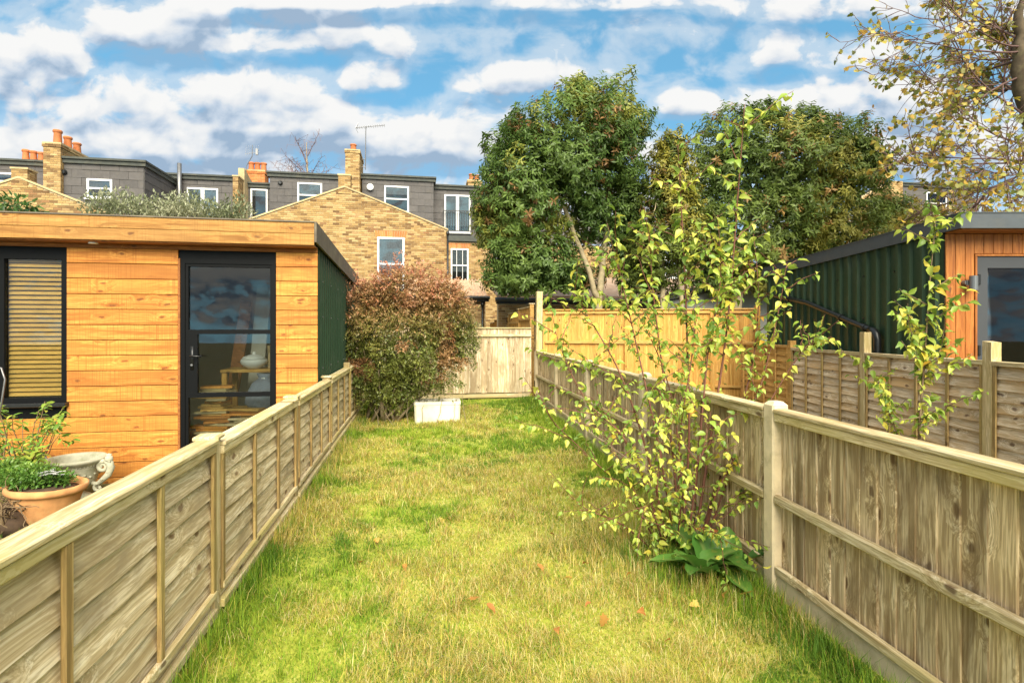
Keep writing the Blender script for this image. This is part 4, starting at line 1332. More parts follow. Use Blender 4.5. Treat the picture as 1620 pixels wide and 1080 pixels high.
# narrow brick party pier and red stack between the houses
h2b = thing('terraced_house', 'narrow recessed house bay with red chimney and three pots', 'house', gp(0, 0), TH, HOUSES)
pb = gw(368, 272, AM - .6); pb1 = gw(377, 272, AM - .6)
brick_stack(h2b, pb[0], pb1[0], AM - .6, AM + .1, 4.5, gw(372, 279, AM - .6)[1], seed=31, name='party_wall', band=False)
MB().hexa([(pb[0], AM + .12, 4.5), (pb[0] + .25, AM + .12, 4.5), (pb[0] + .25, AM + 2, 4.5), (pb[0], AM + 2, 4.5), (pb[0], AM + .12, 8.6), (pb[0] + .25, AM + .12, 8.6), (pb[0] + .25, AM + 2, 8.1), (pb[0], AM + 2, 8.1)]).build('parapet', M['coping'], h2b)
RA = AM + .7
r0 = gw(377, 292, RA)[0]; r1 = gw(428, 292, RA)[0] + .05; rz = gw(400, 292, RA)[1]
p, q = gw(397, 299, RA), gw(424, 350, RA)
hs = [(p[0], q[0], q[1], p[1])]
dormer(h2b, r0, r1, 5.0, rz, RA, 2.5, hs, 33)
house_window(h2b, *hs[0], RA - .03, 'single', .2)
s0 = gw(387, 283, RA + 1.5); s1 = gw(419, 283, RA + 1.5)
brick_stack(h2b, s0[0], s1[0], RA + 1.5, RA + 2.2, 7.0, gw(400, 270, RA + 1.5)[1], m='redbrick', seed=35, pots=[(s0[0] + .2 + .28 * k, RA + 1.85, 1.05) for k in range(3)])
di = gw(398, 268, RA + 1.45)
ds = thing('satellite_aerial', 'small cluster aerial with reflector on the red chimney', 'aerial', gp(di[0], RA + 1.4, di[1]), TH)
hh = gw(398, 230, RA + 1.45)[1] - di[1]
MB().tube([(-.25, 0, -.2), (-.2, 0, .15), (.05, 0, hh * .55), (.05, 0, hh)], .018, 5).build('mast', M['metal'], ds)
mb = MB()
for k in range(7):
    mb.tube([(-.25 + .09 * k, .0, hh * .55 + .02 * k), (-.22 + .09 * k, 0, hh * .98)], .006, 4)
mb.tube([(-.27, 0, hh * .62), (.35, 0, hh * .72)], .010, 4)
mb.box(.20, .30, -.04, .04, hh * .60, hh * .85)
mb.build('antenna', M['metal'], ds)

# ---- far left gable
h1 = thing('terraced_house', 'brick gable house at the left edge above the studio roof', 'house', gp(0, 0), TH, HOUSES)
A0_ = 19.0
ap1 = gw(30, 282, A0_); rp1 = gw(170, 338, A0_)
slope = (ap1[1] - rp1[1]) / (rp1[0] - ap1[0])
lp1 = (ap1[0] - 2.2, ap1[1] - 2.2 * slope)
brick_wall(h1, [(lp1[0], 0), (rp1[0] + 1.2, 0), (rp1[0] + 1.2, rp1[1] - slope * 1.2), ap1, lp1], A0_, [], seed=41, zmin=2.0)
e1 = (rp1[0] + 1.2, rp1[1] - slope * 1.2)
for (p, q) in ((lp1, ap1), (e1, ap1)):
    MB().hexa([(p[0], A0_ - .04, p[1]), (q[0], A0_ - .04, q[1]), (q[0], A0_ + .3, q[1]), (p[0], A0_ + .3, p[1]), (p[0], A0_ - .04, p[1] + .06), (q[0], A0_ - .04, q[1] + .06), (q[0], A0_ + .3, q[1] + .06), (p[0], A0_ + .3, p[1] + .06)]).build('coping', M['coping'], h1)
mb = MB()
for (p, q) in ((lp1, ap1), (ap1, e1)):
    mb.hexa([(p[0], A0_ + .26, p[1] - .12), (q[0], A0_ + .26, q[1] - .12), (q[0], A0_ + 3, q[1] - .12), (p[0], A0_ + 3, p[1] - .12), (p[0], A0_ + .26, p[1] - .03), (q[0], A0_ + .26, q[1] - .03), (q[0], A0_ + 3, q[1] - .03), (p[0], A0_ + 3, p[1] - .03)])
mb.build('roof', M['roofslate'], h1)
brick_stack(h1, ap1[0] - .2, ap1[0] + .25, A0_ - .03, A0_ + .4, ap1[1] - .3, ap1[1] + .28, seed=42, name='gable_pier', band=False)
A1b = 24.0
e0 = gw(-60, 262, A1b)[0]; e1_, ez = gw(70, 258, A1b)
p, q = gw(-12, 273, A1b), gw(28, 302, A1b)
hs = [(p[0], q[0], q[1], p[1])]
dormer(h1, e0, e1_, 4.0, ez, A1b, 3.0, hs, 44)
house_window(h1, *hs[0], A1b - .03, 'sash', .2)
k0 = gw(22, 258, A1b + 2.5); k1 = gw(58, 258, A1b + 2.5)
brick_stack(h1, k0[0], k1[0], A1b + 2.5, A1b + 3.3, 7.0, gw(40, 255, A1b + 2.5)[1], seed=45, pots=[(k0[0] + .2 + .3 * k, A1b + 2.9, 1.35 - .1 * k) for k in range(4)])
tp = gw(80, 268, A1b)
MB().hexa([(e1_ - 1.3, A1b - .8, tp[1] - 1.4), (e1_ + 1.0, A1b - .8, tp[1] - 1.4), (e1_ + 1.0, A1b + 1.5, tp[1] + .3), (e1_ - 1.3, A1b + 1.5, tp[1] + .3), (e1_ - 1.3, A1b - .8, tp[1] - 1.3), (e1_ + 1.0, A1b - .8, tp[1] - 1.3), (e1_ + 1.0, A1b + 1.5, tp[1] + .4), (e1_ - 1.3, A1b + 1.5, tp[1] + .4)]).build('clay_roof', M['pot'], h1)

# ---- right-hand neighbour: recessed bay with balcony doors, brick rear wall, lean-to with pantiles
h4 = thing('terraced_house', 'brick house with white balcony doors in its roof beside the big evergreen', 'house', gp(0, 0), TH, HOUSES)
A4 = 25.6
u0 = gw(686, 295, A4)[0]; u1 = gw(800, 295, A4)[0]; uz = gw(715, 296, A4)[1]
p, q = gw(703, 308, A4), gw(744, 369, A4)
hs = [(p[0], q[0], q[1], p[1])]
uzb = gw(715, 374, A4)[1]
dormer(h4, u0, u1, uzb, uz, A4, 2.5, hs, 52)
house_window(h4, *hs[0], A4 - .03, 'french', .85)
bal = MB()
bz0, bz1 = gw(720, 366, A4 - .25)[1], gw(720, 333, A4 - .25)[1]
bb0, bb1 = gw(701, 350, A4 - .25)[0], gw(746, 350, A4 - .25)[0]
n = 12
for i in range(n + 1):
    x = bb0 + (bb1 - bb0) * i / n
    bal.box(x - .010, x + .010, A4 - .26, A4 - .24, bz0 + .041, bz1 - .041)
bal.box(bb0, bb1, A4 - .27, A4 - .23, bz1 - .04, bz1); bal.box(bb0, bb1, A4 - .27, A4 - .23, bz0, bz0 + .04)
for x in (bb0, bb1 - .03):
    bal.box(x, x + .03, A4 - .229, A4 - .05, bz1 - .04, bz1); bal.box(x, x + .03, A4 - .229, A4 - .05, bz0, bz0 + .04)
bal.build('balcony_rail', M['black'], h4)
MB().box(u0 - .05, u1 + 2, A4 - .42, A4 - .02, uzb - .28, uzb - .02).build('eaves_gutter', M['lead'], h4)
ww = gw(713, 393, A4 - .3), gw(741, 447, A4 - .3)
AW = A4 - .3
hw = (ww[0][0], ww[1][0], ww[1][1], ww[0][1])
x2 = gw(782, 420, AW)[0], gw(808, 452, AW)
hw2 = (gw(783, 400, AW)[0], gw(812, 400, AW)[0], gw(790, 452, AW)[1], gw(790, 398, AW)[1])
hw3 = (gw(1050, 400, AW)[0], gw(1085, 400, AW)[0], gw(1060, 440, AW)[1], gw(1060, 385, AW)[1])
li = [(h[0] - .05, h[1] + .05, h[3], h[3] + .26) for h in (hw, hw2, hw3)]
brick_wall(h4, [(u0 - .05, 0), (15.2, 0), (15.2, uzb - .30), (u0 - .05, uzb - .30)], AW, [hw, hw2, hw3] + li, seed=55, zmin=1.5)
for h, l in zip((hw, hw2, hw3), li):
    house_window(h4, *h, AW - .012, 'sash', .7, bars=h is hw)
    arch(h4, l, AW)
# slate roof over the rest, seen between the leaves
MB().hexa([(u1, AW - .1, uzb - .25), (15.2, AW - .1, uzb - .25), (15.2, AW + 4.5, uzb + 2.0), (u1, AW + 4.5, uzb + 2.0), (u1, AW - .1, uzb - .15), (15.2, AW - .1, uzb - .15), (15.2, AW + 4.5, uzb + 2.1), (u1, AW + 4.5, uzb + 2.1)]).build('roof', M['roofslate'], h4)
s0 = gw(740, 280, A4 + 2); s1 = gw(762, 280, A4 + 2)
brick_stack(h4, s0[0], s1[0], A4 + 2, A4 + 2.8, 7.0, gw(750, 286, A4 + 2)[1], m='brick', seed=57, pots=[(s0[0] + .22, A4 + 2.3, .9), (s0[0] + .5, A4 + 2.3, .8)])
# lean-to with pantiles
AL = 17.6
l0 = gw(640, 470, AL)[0]; l1, lz = gw(768, 470, AL)
brick_wall(h4, [(l0, 0), (l1, 0), (l1, lz - .02), (l0, lz - .02)], AL, [], seed=58, zmin=.9)
rise = gw(760, 446, AL + 1.3)[1]
pt = MB()
nt_ = 22
pw = (l1 + .1 - l0) / nt_
prof = []
for i in range(nt_):
    for f_ in range(6):
        t = f_ / 6
        prof.append((l0 + (i + t) * pw, .035 * math.sin(2 * math.pi * t)))
vs_, fs = [], []
rows = 6
for j in range(rows):
    for e in (0, 1):
        t = (j + e) / rows
        y = AL - .15 + 2.2 * t; zz = lz + (rise - lz) * 1.25 * t + (.02 if e == 0 else -.0)
        vs_ += [(x, y, zz + h) for x, h in prof]
npf = len(prof)
for j in range(rows):
    for i in range(npf - 1):
        k = 2 * j * npf + i
        fs.append((k, k + 1, k + npf + 1, k + npf))
        if j:
            k2 = (2 * j - 1) * npf + i
            fs.append((k2, k2 + 1, k + 1, k))
o = pt.add(vs_, fs).build('pantile_roof', M['pantile'], h4, True)
gt = MB().tube([(l0, AL - .2, lz - .03), (l1 + .12, AL - .2, lz - .03)], .06, 8)
gt.box(l0, l1 + .1, AL - .14, AL - .015, lz - .15, lz - .0)
gt.build('gutter', M['black'], h4)
downpipe(h4, gw(763, 500, AL)[0], AL, 0, lz - .3)
# long low extension with a dark gutter, to the right
AE = 16.2
x0, ez = gw(788, 470, AE); x1 = gw(1215, 470, AE)[0]
brick_wall(h4, [(x0, 0), (x1, 0), (x1, ez - .2), (x0, ez - .2)], AE, [], seed=59, zmin=.9)
mb = MB().tube([(x0 - .1, AE - .12, ez - .07), (x1, AE - .12, ez - .07)], .065, 8)
mb.build('gutter', M['greyfascia'], h4)
MB().box(x0 - .05, x1, AE - .06, AE + .1, ez - .20, ez - .02).build('fascia', M['black'], h4)
MB().hexa([(x0 - .05, AE - .1, ez), (x1, AE - .1, ez), (x1, AE + 4, ez + 1.0), (x0 - .05, AE + 4, ez + 1.0), (x0 - .05, AE - .1, ez + .05), (x1, AE - .1, ez + .05), (x1, AE + 4, ez + 1.05), (x0 - .05, AE + 4, ez + 1.05)]).build('extension_roof', M['pantile'], h4)

# grey shed gable between the evergreens
sg = thing('grey_shed', 'small grey shed with a dark pitched roof behind the amber fence', 'shed', gp(0, 0), TH)
AS = 14.6
g0, g1 = gw(1052, 490, AS), gw(1228, 490, AS)
gz = gw(1120, 448, AS)[1]
MB().prism([(g0[0], 0), (g1[0], 0), (g1[0], gz + .2), (g0[0], gz - .55)], AS, AS + 1.6, 'y').build('wall', plain('pale grey boarding', (.30, .30, .27), .8), sg)
MB().hexa([(g0[0] - .3, AS - .2, gz - .58), (g1[0] + .1, AS - .2, gz + .24), (g1[0] + .1, AS + 1.8, gz + .24), (g0[0] - .3, AS + 1.8, gz - .58), (g0[0] - .3, AS - .2, gz - .44), (g1[0] + .1, AS - .2, gz + .38), (g1[0] + .1, AS + 1.8, gz + .38), (g0[0] - .3, AS + 1.8, gz - .44)]).build('roof', M['lead'], sg)

# ---- far right house
h5 = thing('terraced_house', 'brick and tile house showing above the steel studio roof', 'house', gp(0, 0), TH, HOUSES)
A5 = 27.0
v0 = gw(1372, 300, A5)[0]; v1, vz = gw(1428, 287, A5)
brick_wall(h5, [(v0 - .5, 0), (v1, 0), (v1, vz), (v1 - .9, vz), (v0 - .5, vz - 1.1)], A5, [], seed=61, zmin=3.0)
v2 = gw(1545, 290, A5)[0]
p, q = gw(1464, 304, A5 + .3), gw(1496, 340, A5 + .3)
hs = [(p[0], q[0], q[1], p[1])]
dormer(h5, v1 + .02, v2, 4.0, vz - .05, A5 + .3, 3, hs, 62)
house_window(h5, *hs[0], A5 + .27, 'sash', .5)
MB().box(v1, v2 + 6, A5 + .35, A5 + 3, 0, 4.0).build('rear_wall', M['mortar'], h5)
MB().hexa([(v2, A5 - .5, 6.2), (v2 + 6, A5 - .5, 6.2), (v2 + 6, A5 + 3.5, 7.3), (v2, A5 + 3.5, 7.3), (v2, A5 - .5, 6.3), (v2 + 6, A5 - .5, 6.3), (v2 + 6, A5 + 3.5, 7.4), (v2, A5 + 3.5, 7.4)]).build('roof', M['roofslate'], h5)
MB().box(v2 + .02, v2 + 6, A5, A5 + .3, 0, 6.1).build('wall', M['mortar'], h5)

# ------------------------------------------------------------------ trees and shrubs
def rand_dirs(n, rs):
    v = rs.normal(size=(n, 3))
    return nrm(v)

def limb(mb, p0, p1, r0, r1, rs, wob=.06, seg=6, n=7):
    p0, p1 = Vector(p0), Vector(p1)
    L = (p1 - p0).length
    pts, rad = [], []
    for i in range(seg + 1):
        t = i / seg
        w = math.sin(math.pi * t) * wob * L
        pts.append(p0.lerp(p1, t) + Vector((rs.normal() * w * .4, rs.normal() * w * .4, rs.normal() * w * .2)))
        rad.append(r0 + (r1 - r0) * t)
    mb.tube(pts, rad, n)
    return pts

def rosettes(centers, outs, rs, nleaf, size, droop):
    """tufts of narrow leaves fanning round shoot tips"""
    n = len(centers)
    k = nleaf
    ax = nrm(outs + np.array([0, 0, .55]))
    t1 = nrm(np.cross(ax, rand_dirs(n, rs)))
    t2 = np.cross(ax, t1)
    ang = (np.arange(k) * 2.4)[None] + rs.uniform(0, 6, (n, 1))
    lift = rs.uniform(-.35, .9, (n, k)) - droop * np.arange(k)[None] / k
    d = (np.cos(ang)[..., None] * t1[:, None] + np.sin(ang)[..., None] * t2[:, None]) + lift[..., None] * ax[:, None]
    d[..., 2] -= .18
    d = nrm(d)
    back = (np.arange(k) / k)[None, :, None] * ax[:, None] * size * 1.1
    pos = centers[:, None] - back
    up = ax[:, None] + rs.normal(size=(n, k, 3)) * .35
    sz = size * rs.uniform(.7, 1.15, (n, k))
    return pos.reshape(-1, 3), d.reshape(-1, 3), up.reshape(-1, 3), sz.ravel()

def evergreen(name, label, d, lobes, trunks, seed, ntuft, tone, leaf=.15, rust=.12):
    """lobes: (px, py, half width px, half height px, depth offset m, share)"""
    rs = np.random.RandomState(seed)
    base = at(trunks[0][0][0], 520, d)
    t = thing(name, label, 'tree', (base.x, d, -.13))
    org = np.array([base.x, d, -.13])
    cen, outs, lobe_c = [], [], []
    tot = sum(l[5] for l in lobes)
    for (px, py, rx, ry, dd, share) in lobes:
        c = at(px, py, d + dd)
        k = (d + dd) / F
        rx, ry = rx * 1.13, ry * 1.10
        rad = np.array([rx * k, min(rx, ry) * k * .95, ry * k])
        n = int(ntuft * share / tot)
        v = rand_dirs(n, rs)
        v[:, 1] = np.where(rs.rand(n) < .62, -np.abs(v[:, 1]), v[:, 1])
        bumps = .62 + .62 * vnoise(v * 2.9 + seed + px, 1.0, seed)
        rr = (rs.rand(n) ** .38) * bumps
        cen.append(np.array(c) + v * rad * rr[:, None])
        outs.append(nrm(v * rad[::-1].mean() + np.array([0, 0, .1])))
        lobe_c.append(np.tile(np.array([rr]).T, (1, 1)))
    cen = np.concatenate(cen); outs = np.concatenate(outs); depth = np.concatenate(lobe_c)[:, 0]
    # the stems stay open to view where they carry no shoots
    keep = np.ones(len(cen), bool)
    for pts in trunks:
        for i in range(1, len(pts) - 2):
            for tt in (0, .25, .5, .75):
                q = np.array(at(pts[i][0] * (1 - tt) + pts[i + 1][0] * tt, pts[i][1] * (1 - tt) + pts[i + 1][1] * tt, d))
                near = (np.abs(cen[:, 0] - q[0]) < .24) & (np.abs(cen[:, 2] - q[2]) < .24) & (cen[:, 1] < q[1] + .2)
                keep &= ~(near & (rs.rand(len(cen)) < .45))
    cen, outs = cen[keep], outs[keep]
    pos, dr_, up, sz = rosettes(cen, outs, rs, 11, leaf, .6)
    k = 11
    n = len(cen)
    hue = rs.rand(n)
    patch = vnoise(cen, .9, seed + 9)
    lo, mid, hi, red = [np.array(c) for c in tone]
    w = np.clip(patch * 1.3 - .2 + (hue - .5) * .5, 0, 1)[:, None]
    col = lo * (1 - w) + mid * w
    yl = (vnoise(cen, .7, seed + 20) > .60) & (rs.rand(n) < .75)
    col[yl] = hi * rs.uniform(.7, 1.1, (yl.sum(), 1))
    rd = (vnoise(cen, 1.3, seed + 4) > .60) & (rs.rand(n) < rust * 1.6)
    col[rd] = red * rs.uniform(.7, 1.1, (rd.sum(), 1))
    col = np.repeat(col, k, 0) * rs.uniform(.7, 1.25, (n * k, 1))
    leaf_cloud('crown', M['glossleaf'], t, pos - org, dr_, up, sz, LANCE, col)
    mb = MB()
    for pts in trunks:
        P = [at(x, y, d + o) - Vector(org) for x, y, o, r_ in pts]
        P[0].z = min(P[0].z, 0.0) if pts[0][1] > 560 else P[0].z
        rad = [p[3] for p in pts]
        fine, fr = [], []
        for i in range(len(P) - 1):
            for s in range(4):
                tt = s / 4
                fine.append(P[i].lerp(P[i + 1], tt) + Vector(rs.normal(size=3) * .02)); fr.append(rad[i] * (1 - tt) + rad[i + 1] * tt)
        fine.append(P[-1]); fr.append(rad[-1])
        mb.tube(fine, fr, 9)
        for _ in range(9):
            i = rs.randint(len(fine) // 2, len(fine))
            c = cen[rs.randint(len(cen))] - org
            c = np.array(fine[i]) + (c - np.array(fine[i])) * .8
            if np.linalg.norm(c - np.array(fine[i])) < 2.6:
                limb(mb, fine[i], c, fr[i] * .5, .012, rs, .05, 5, 6)
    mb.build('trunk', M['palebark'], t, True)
    return t

GR = ((.085, .15, .032), (.17, .25, .055), (.33, .35, .07), (.34, .19, .07))
evergreen('evergreen_tree', 'tall dark glossy evergreen tree with two bare stems by the balcony house', 14.5,
          [(905, 245, 105, 105, 0, 3.0), (835, 290, 78, 95, -.3, 2.0), (965, 205, 68, 78, .2, 1.8), (800, 365, 48, 78, .0, 1.1), (930, 330, 92, 75, .5, 1.6), (850, 410, 85, 52, -.2, 1.3), (790, 255, 34, 58, .1, .5), (990, 320, 50, 90, .3, 1.0), (825, 440, 66, 30, -.1, .8), (905, 440, 60, 26, .6, .5), (770, 330, 26, 70, .2, .5), (1000, 400, 48, 46, .6, .7), (915, 150, 40, 34, .1, .5), (830, 205, 40, 30, .1, .4)],
          [[(948, 640, 0, .10), (948, 470, 0, .095), (955, 410, .1, .085), (962, 340, .2, .07), (963, 270, .2, .05), (940, 190, .2, .02)],
           [(947, 480, 0, .08), (925, 410, -.1, .07), (895, 330, -.2, .055), (880, 300, -.2, .045), (850, 240, -.2, .02)]], 3, 7200, GR)
GR2 = ((.11, .165, .038), (.22, .28, .06), (.40, .38, .08), (.40, .24, .08))
evergreen('evergreen_tree', 'broad mid green evergreen tree with ochre shoots beside the steel studio', 15.2,
          [(1255, 265, 110, 92, 0, 3.0), (1150, 250, 72, 80, .2, 1.6), (1340, 250, 58, 62, -.2, 1.2), (1210, 370, 105, 75, -.4, 1.8), (1310, 350, 80, 62, 0, 1.4), (1120, 340, 60, 88, .3, 1.0), (1270, 200, 62, 40, 0, .8), (1395, 330, 48, 34, .3, .5), (1230, 430, 90, 40, 0, .9), (1130, 430, 70, 36, .4, .7), (1385, 270, 30, 40, 0, .4), (1300, 400, 70, 34, .3, .7), (1200, 180, 34, 26, 0, .3)],
          [[(1162, 640, 0, .15), (1165, 480, 0, .14), (1172, 400, .1, .11), (1190, 330, .2, .08), (1230, 240, .2, .03)], [(1168, 440, 0, .09), (1205, 360, -.1, .07), (1290, 290, -.2, .02)]], 4, 6400, GR2)
GR3 = ((.09, .13, .025), (.18, .22, .04), (.34, .31, .055), (.28, .18, .06))
evergreen('slender_evergreen', 'paler slender evergreen with thin stems between the two big trees', 14.0,
          [(1025, 440, 60, 34, .3, .7), (1058, 300, 44, 78, 0, 1.6), (1040, 390, 55, 55, -.2, 1.1), (1085, 360, 42, 70, .1, 1.0), (1062, 235, 26, 32, 0, .4)],
          [[(1055, 640, 0, .07), (1050, 470, 0, .065), (1046, 390, .1, .05), (1052, 320, .1, .035), (1060, 250, .1, .015)], [(1075, 640, .1, .06), (1078, 470, .1, .055), (1068, 390, .1, .04), (1085, 310, .1, .02)]], 6, 2400, GR3, leaf=.13)

# low ochre foliage between the studio roof and the far house
rs = np.random.RandomState(77)
def leafy(name, label, cat, origin, blobs, n, size, cols, seed, tmpl=SMALL, mat='leaf', trunk=None, trunkmat='bark', droop=.3, outward=.6):
    """loose crown of single leaves in ellipsoid blobs (centre, radii, share) relative to origin"""
    rs = np.random.RandomState(seed)
    t = thing(name, label, cat, origin)
    tot = sum(b[2] for b in blobs)
    P, O = [], []
    for c, rad, sh in blobs:
        m = int(n * sh / tot)
        v = rand_dirs(m, rs)
        rr = rs.rand(m) ** .45 * (.78 + .4 * vnoise(v * 2.3 + seed, 1.0, seed))
        P.append(np.array(c) + v * np.array(rad) * rr[:, None]); O.append(v)
    P = np.concatenate(P); O = np.concatenate(O)
    d = nrm(O * outward + rs.normal(size=P.shape) * .6 + np.array([0, 0, -droop]))
    up = nrm(rs.normal(size=P.shape) * .5 + np.array([0, 0, 1]))
    w = np.clip(vnoise(P, 2.2, seed + 1) * 1.2 - .1 + rs.normal(size=len(P)) * .18, 0, .999)
    cs = np.array(cols, float)
    f = w * (len(cs) - 1); i = f.astype(int); f = (f - i)[:, None]
    col = (cs[i] * (1 - f) + cs[np.minimum(i + 1, len(cs) - 1)] * f) * rs.uniform(.75, 1.25, (len(P), 1))
    leaf_cloud('foliage', M[mat], t, P, d, up, size * rs.uniform(.7, 1.3, len(P)), tmpl, col)
    if trunk:
        mb = MB()
        for p0, p1, r0, r1 in trunk:
            limb(mb, p0, p1, r0, r1, rs)
        mb.build('stem', M[trunkmat], t, True)
    return t
c = at(1400, 345, 17.5)
leafy('ochre_tree', 'ochre and green leafy tree just above the steel studio roof', 'tree', (c.x, c.y, -.13),
      [((0, 0, c.z + .1), (1.5, 1.2, .75), 2), ((-1.6, .2, c.z - .2), (1.0, .9, .6), 1), ((1.6, 0, c.z + .15), (1.2, .9, .55), 1)], 5500, .11,
      [(.07, .10, .02), (.17, .16, .03), (.36, .25, .05), (.42, .24, .05)], 12, trunk=[((0, 0, 0), (0, 0, c.z), .10, .04), ((0, 0, c.z - 1), (1.4, 0, c.z + .1), .05, .02), ((0, 0, c.z - 1), (-1.4, .1, c.z - .2), .05, .02)])
# olive tops behind the timber studio
ob, oz = gw(265, 332, 12.3)
o = gp(ob, 12.3)
olive = [(.16, .19, .09), (.27, .29, .16), (.42, .42, .27)]
leafy('olive_shrub', 'silvery olive tops showing over the timber studio roof', 'shrub', (o.x, o.y, -.13),
      [((x, .17 * x, oz + .08 + .10 * math.sin(x * 5)), (.36, .5, .36), 1) for x in np.linspace(-1.2, 1.35, 9)], 5200, .085, olive, 15, tmpl=LANCE, outward=.2, droop=-.9,
      trunk=[((x, .17 * x, 0), (x + .1, .17 * x, oz + .1), .04, .015) for x in (-.9, -.2, .5, 1.1)])
ob, oz = gw(8, 318, 13.0)
o = gp(ob, 13.0)
leafy('laurel_shrub', 'dark green laurel top at the far left above the studio roof', 'shrub', (o.x, o.y, -.13),
      [((0, 0, oz - .05), (.72, .6, .30), 1), ((-.8, 0, oz + .05), (.6, .5, .4), 1)], 1300, .15, [(.03, .08, .02), (.07, .15, .03), (.16, .22, .05)], 16, tmpl=LANCE, trunk=[((0, 0, 0), (0, 0, oz), .05, .03)])
# plant on the lean-to side of the end fence
ob, oz = gw(738, 505, 13.2)
o = gp(ob, 13.2)
leafy('grey_green_shrub', 'grey green shrub peeping over the end fence', 'shrub', (o.x, o.y, -.13),
      [((0, 0, oz - .25), (.5, .4, .35), 1)], 1400, .05, [(.14, .18, .09), (.30, .32, .18)], 17, trunk=[((0, 0, 0), (0, 0, oz - .3), .04, .02)])

# ---- the red-brown shrub by the end of the left fence
def red_shrub():
    rs = np.random.RandomState(23)
    d0 = 9.45
    c = at(650, 520, d0)
    t = thing('red_brown_shrub', 'big rounded shrub with rusty red top and green skirts', 'shrub', (c.x, d0, 0))
    org = np.array([c.x, d0, 0.0])
    k = d0 / F
    blobs = [(645, 530, 88, 82, 1.0), (590, 515, 44, 60, .5), (695, 505, 52, 56, .7), (640, 462, 62, 34, .55), (590, 598, 42, 40, .4), (675, 575, 56, 48, .6), (722, 535, 30, 36, .35), (625, 605, 52, 32, .4), (570, 560, 24, 40, .25), (605, 470, 40, 30, .3), (700, 470, 34, 30, .3)]
    S, D, E_ = [], [], []
    for px, py, rx, ry, sh in blobs:
        n = int(1050 * sh)
        v = rand_dirs(n, rs)
        v[:, 1] = np.where(rs.rand(n) < .6, -np.abs(v[:, 1]), v[:, 1])
        rr = rs.rand(n) ** .33 * (.55 + .80 * vnoise(v * 2.9 + px, 1.0, 3))
        cc = np.array(at(px, py, d0))
        S.append(cc + v * np.array([rx * k, rx * k * .9, ry * k]) * rr[:, None]); D.append(v); E_.append(rr)
    # feathery shoots breaking the outline
    for px, py in ((625, 412), (640, 425), (600, 436), (685, 425), (720, 450), (655, 430), (575, 455), (746, 520), (742, 480), (562, 440), (700, 430), (752, 545), (748, 500), (548, 470), (552, 520), (670, 418), (615, 425), (640, 405)):
        n = 14
        cc = np.array(at(px, py, d0 + rs.uniform(-.4, .3)))
        tt = np.linspace(0, 1, n)[:, None]
        S.append(cc + np.array([rs.normal() * .12, 0, -.50]) * tt + rs.normal(size=(n, 3)) * .02); D.append(np.tile([0, 0, 1.0], (n, 1))); E_.append(np.full(n, 1.1))
    S = np.concatenate(S) - org; D = np.concatenate(D); E_ = np.concatenate(E_)
    ok = S[:, 2] > .12
    S, D, E_ = S[ok], D[ok], E_[ok]
    m = 11
    n = len(S)
    sd_ = nrm(D + rs.normal(size=(n, 3)) * .6 + np.array([0, -.1, -.05]))          # spray axis
    tt = (np.arange(m) / m)[None, :, None]
    L = rs.uniform(.14, .24, n)[:, None, None]
    side = nrm(np.cross(sd_, rand_dirs(n, rs)))
    sgn = np.where(np.arange(m) % 2 == 0, 1.0, -1.0)[None, :, None]
    pos = S[:, None] + sd_[:, None] * tt * L + np.array([0, 0, -.5])[None, None] * (tt * L) ** 2
    dr_ = nrm(sd_[:, None] * .6 + side[:, None] * sgn + rs.normal(size=(n, m, 3)) * .25)
    up = np.tile(np.array([0, -.25, 1.0]), (n, m, 1)) + rs.normal(size=(n, m, 3)) * .4
    P = pos.reshape(-1, 3)
    h = P[:, 2] + .5 * (vnoise(P, 1.6, 5) - .5) + rs.normal(size=len(P)) * .16
    red = np.clip((h - 1.45) / .8, 0, 1) * np.clip(.35 + 1.1 * (np.repeat(E_, m) - .55), 0, 1)
    red = np.where((vnoise(P, 3.0, 8) > .74) & (P[:, 2] > .7), np.maximum(red, .6), red)[:, None]
    gcol = np.array([.11, .15, .035]) * (1 - vnoise(P, 4, 2)[:, None]) + np.array([.27, .28, .06]) * vnoise(P, 4, 2)[:, None]
    rcol = np.array([.44, .13, .075]) * (1 - vnoise(P, 5, 3)[:, None]) + np.array([.62, .33, .18]) * vnoise(P, 5, 3)[:, None]
    col = (gcol * (1 - red) + rcol * red) * rs.uniform(.7, 1.3, (len(P), 1))
    leaf_cloud('foliage', M['leaf'], t, P, dr_.reshape(-1, 3), up.reshape(-1, 3), .048 * rs.uniform(.7, 1.35, len(P)), SMALL, col)
    mb = MB()
    for i in range(22):
        b = at(595 + rs.uniform(-22, 40), 520, d0) - Vector(org); b.z = 0; b.y += rs.uniform(-.2, .3)
        e = Vector(S[rs.randint(len(S))]) * .85; e.z = max(e.z, .9)
        limb(mb, b, e, .028, .006, rs, .06, 6, 6)
    for i in range(7):
        b = at(610 + 22 * i, 520, d0) - Vector(org); b.z = 0; b.y -= .5
        limb(mb, b, b + Vector((rs.uniform(-.3, .3), .2, rs.uniform(.35, .6))), .007, .003, rs, .1, 5, 5)
    mb.build('stems', M['bark'], t, True)
red_shrub()

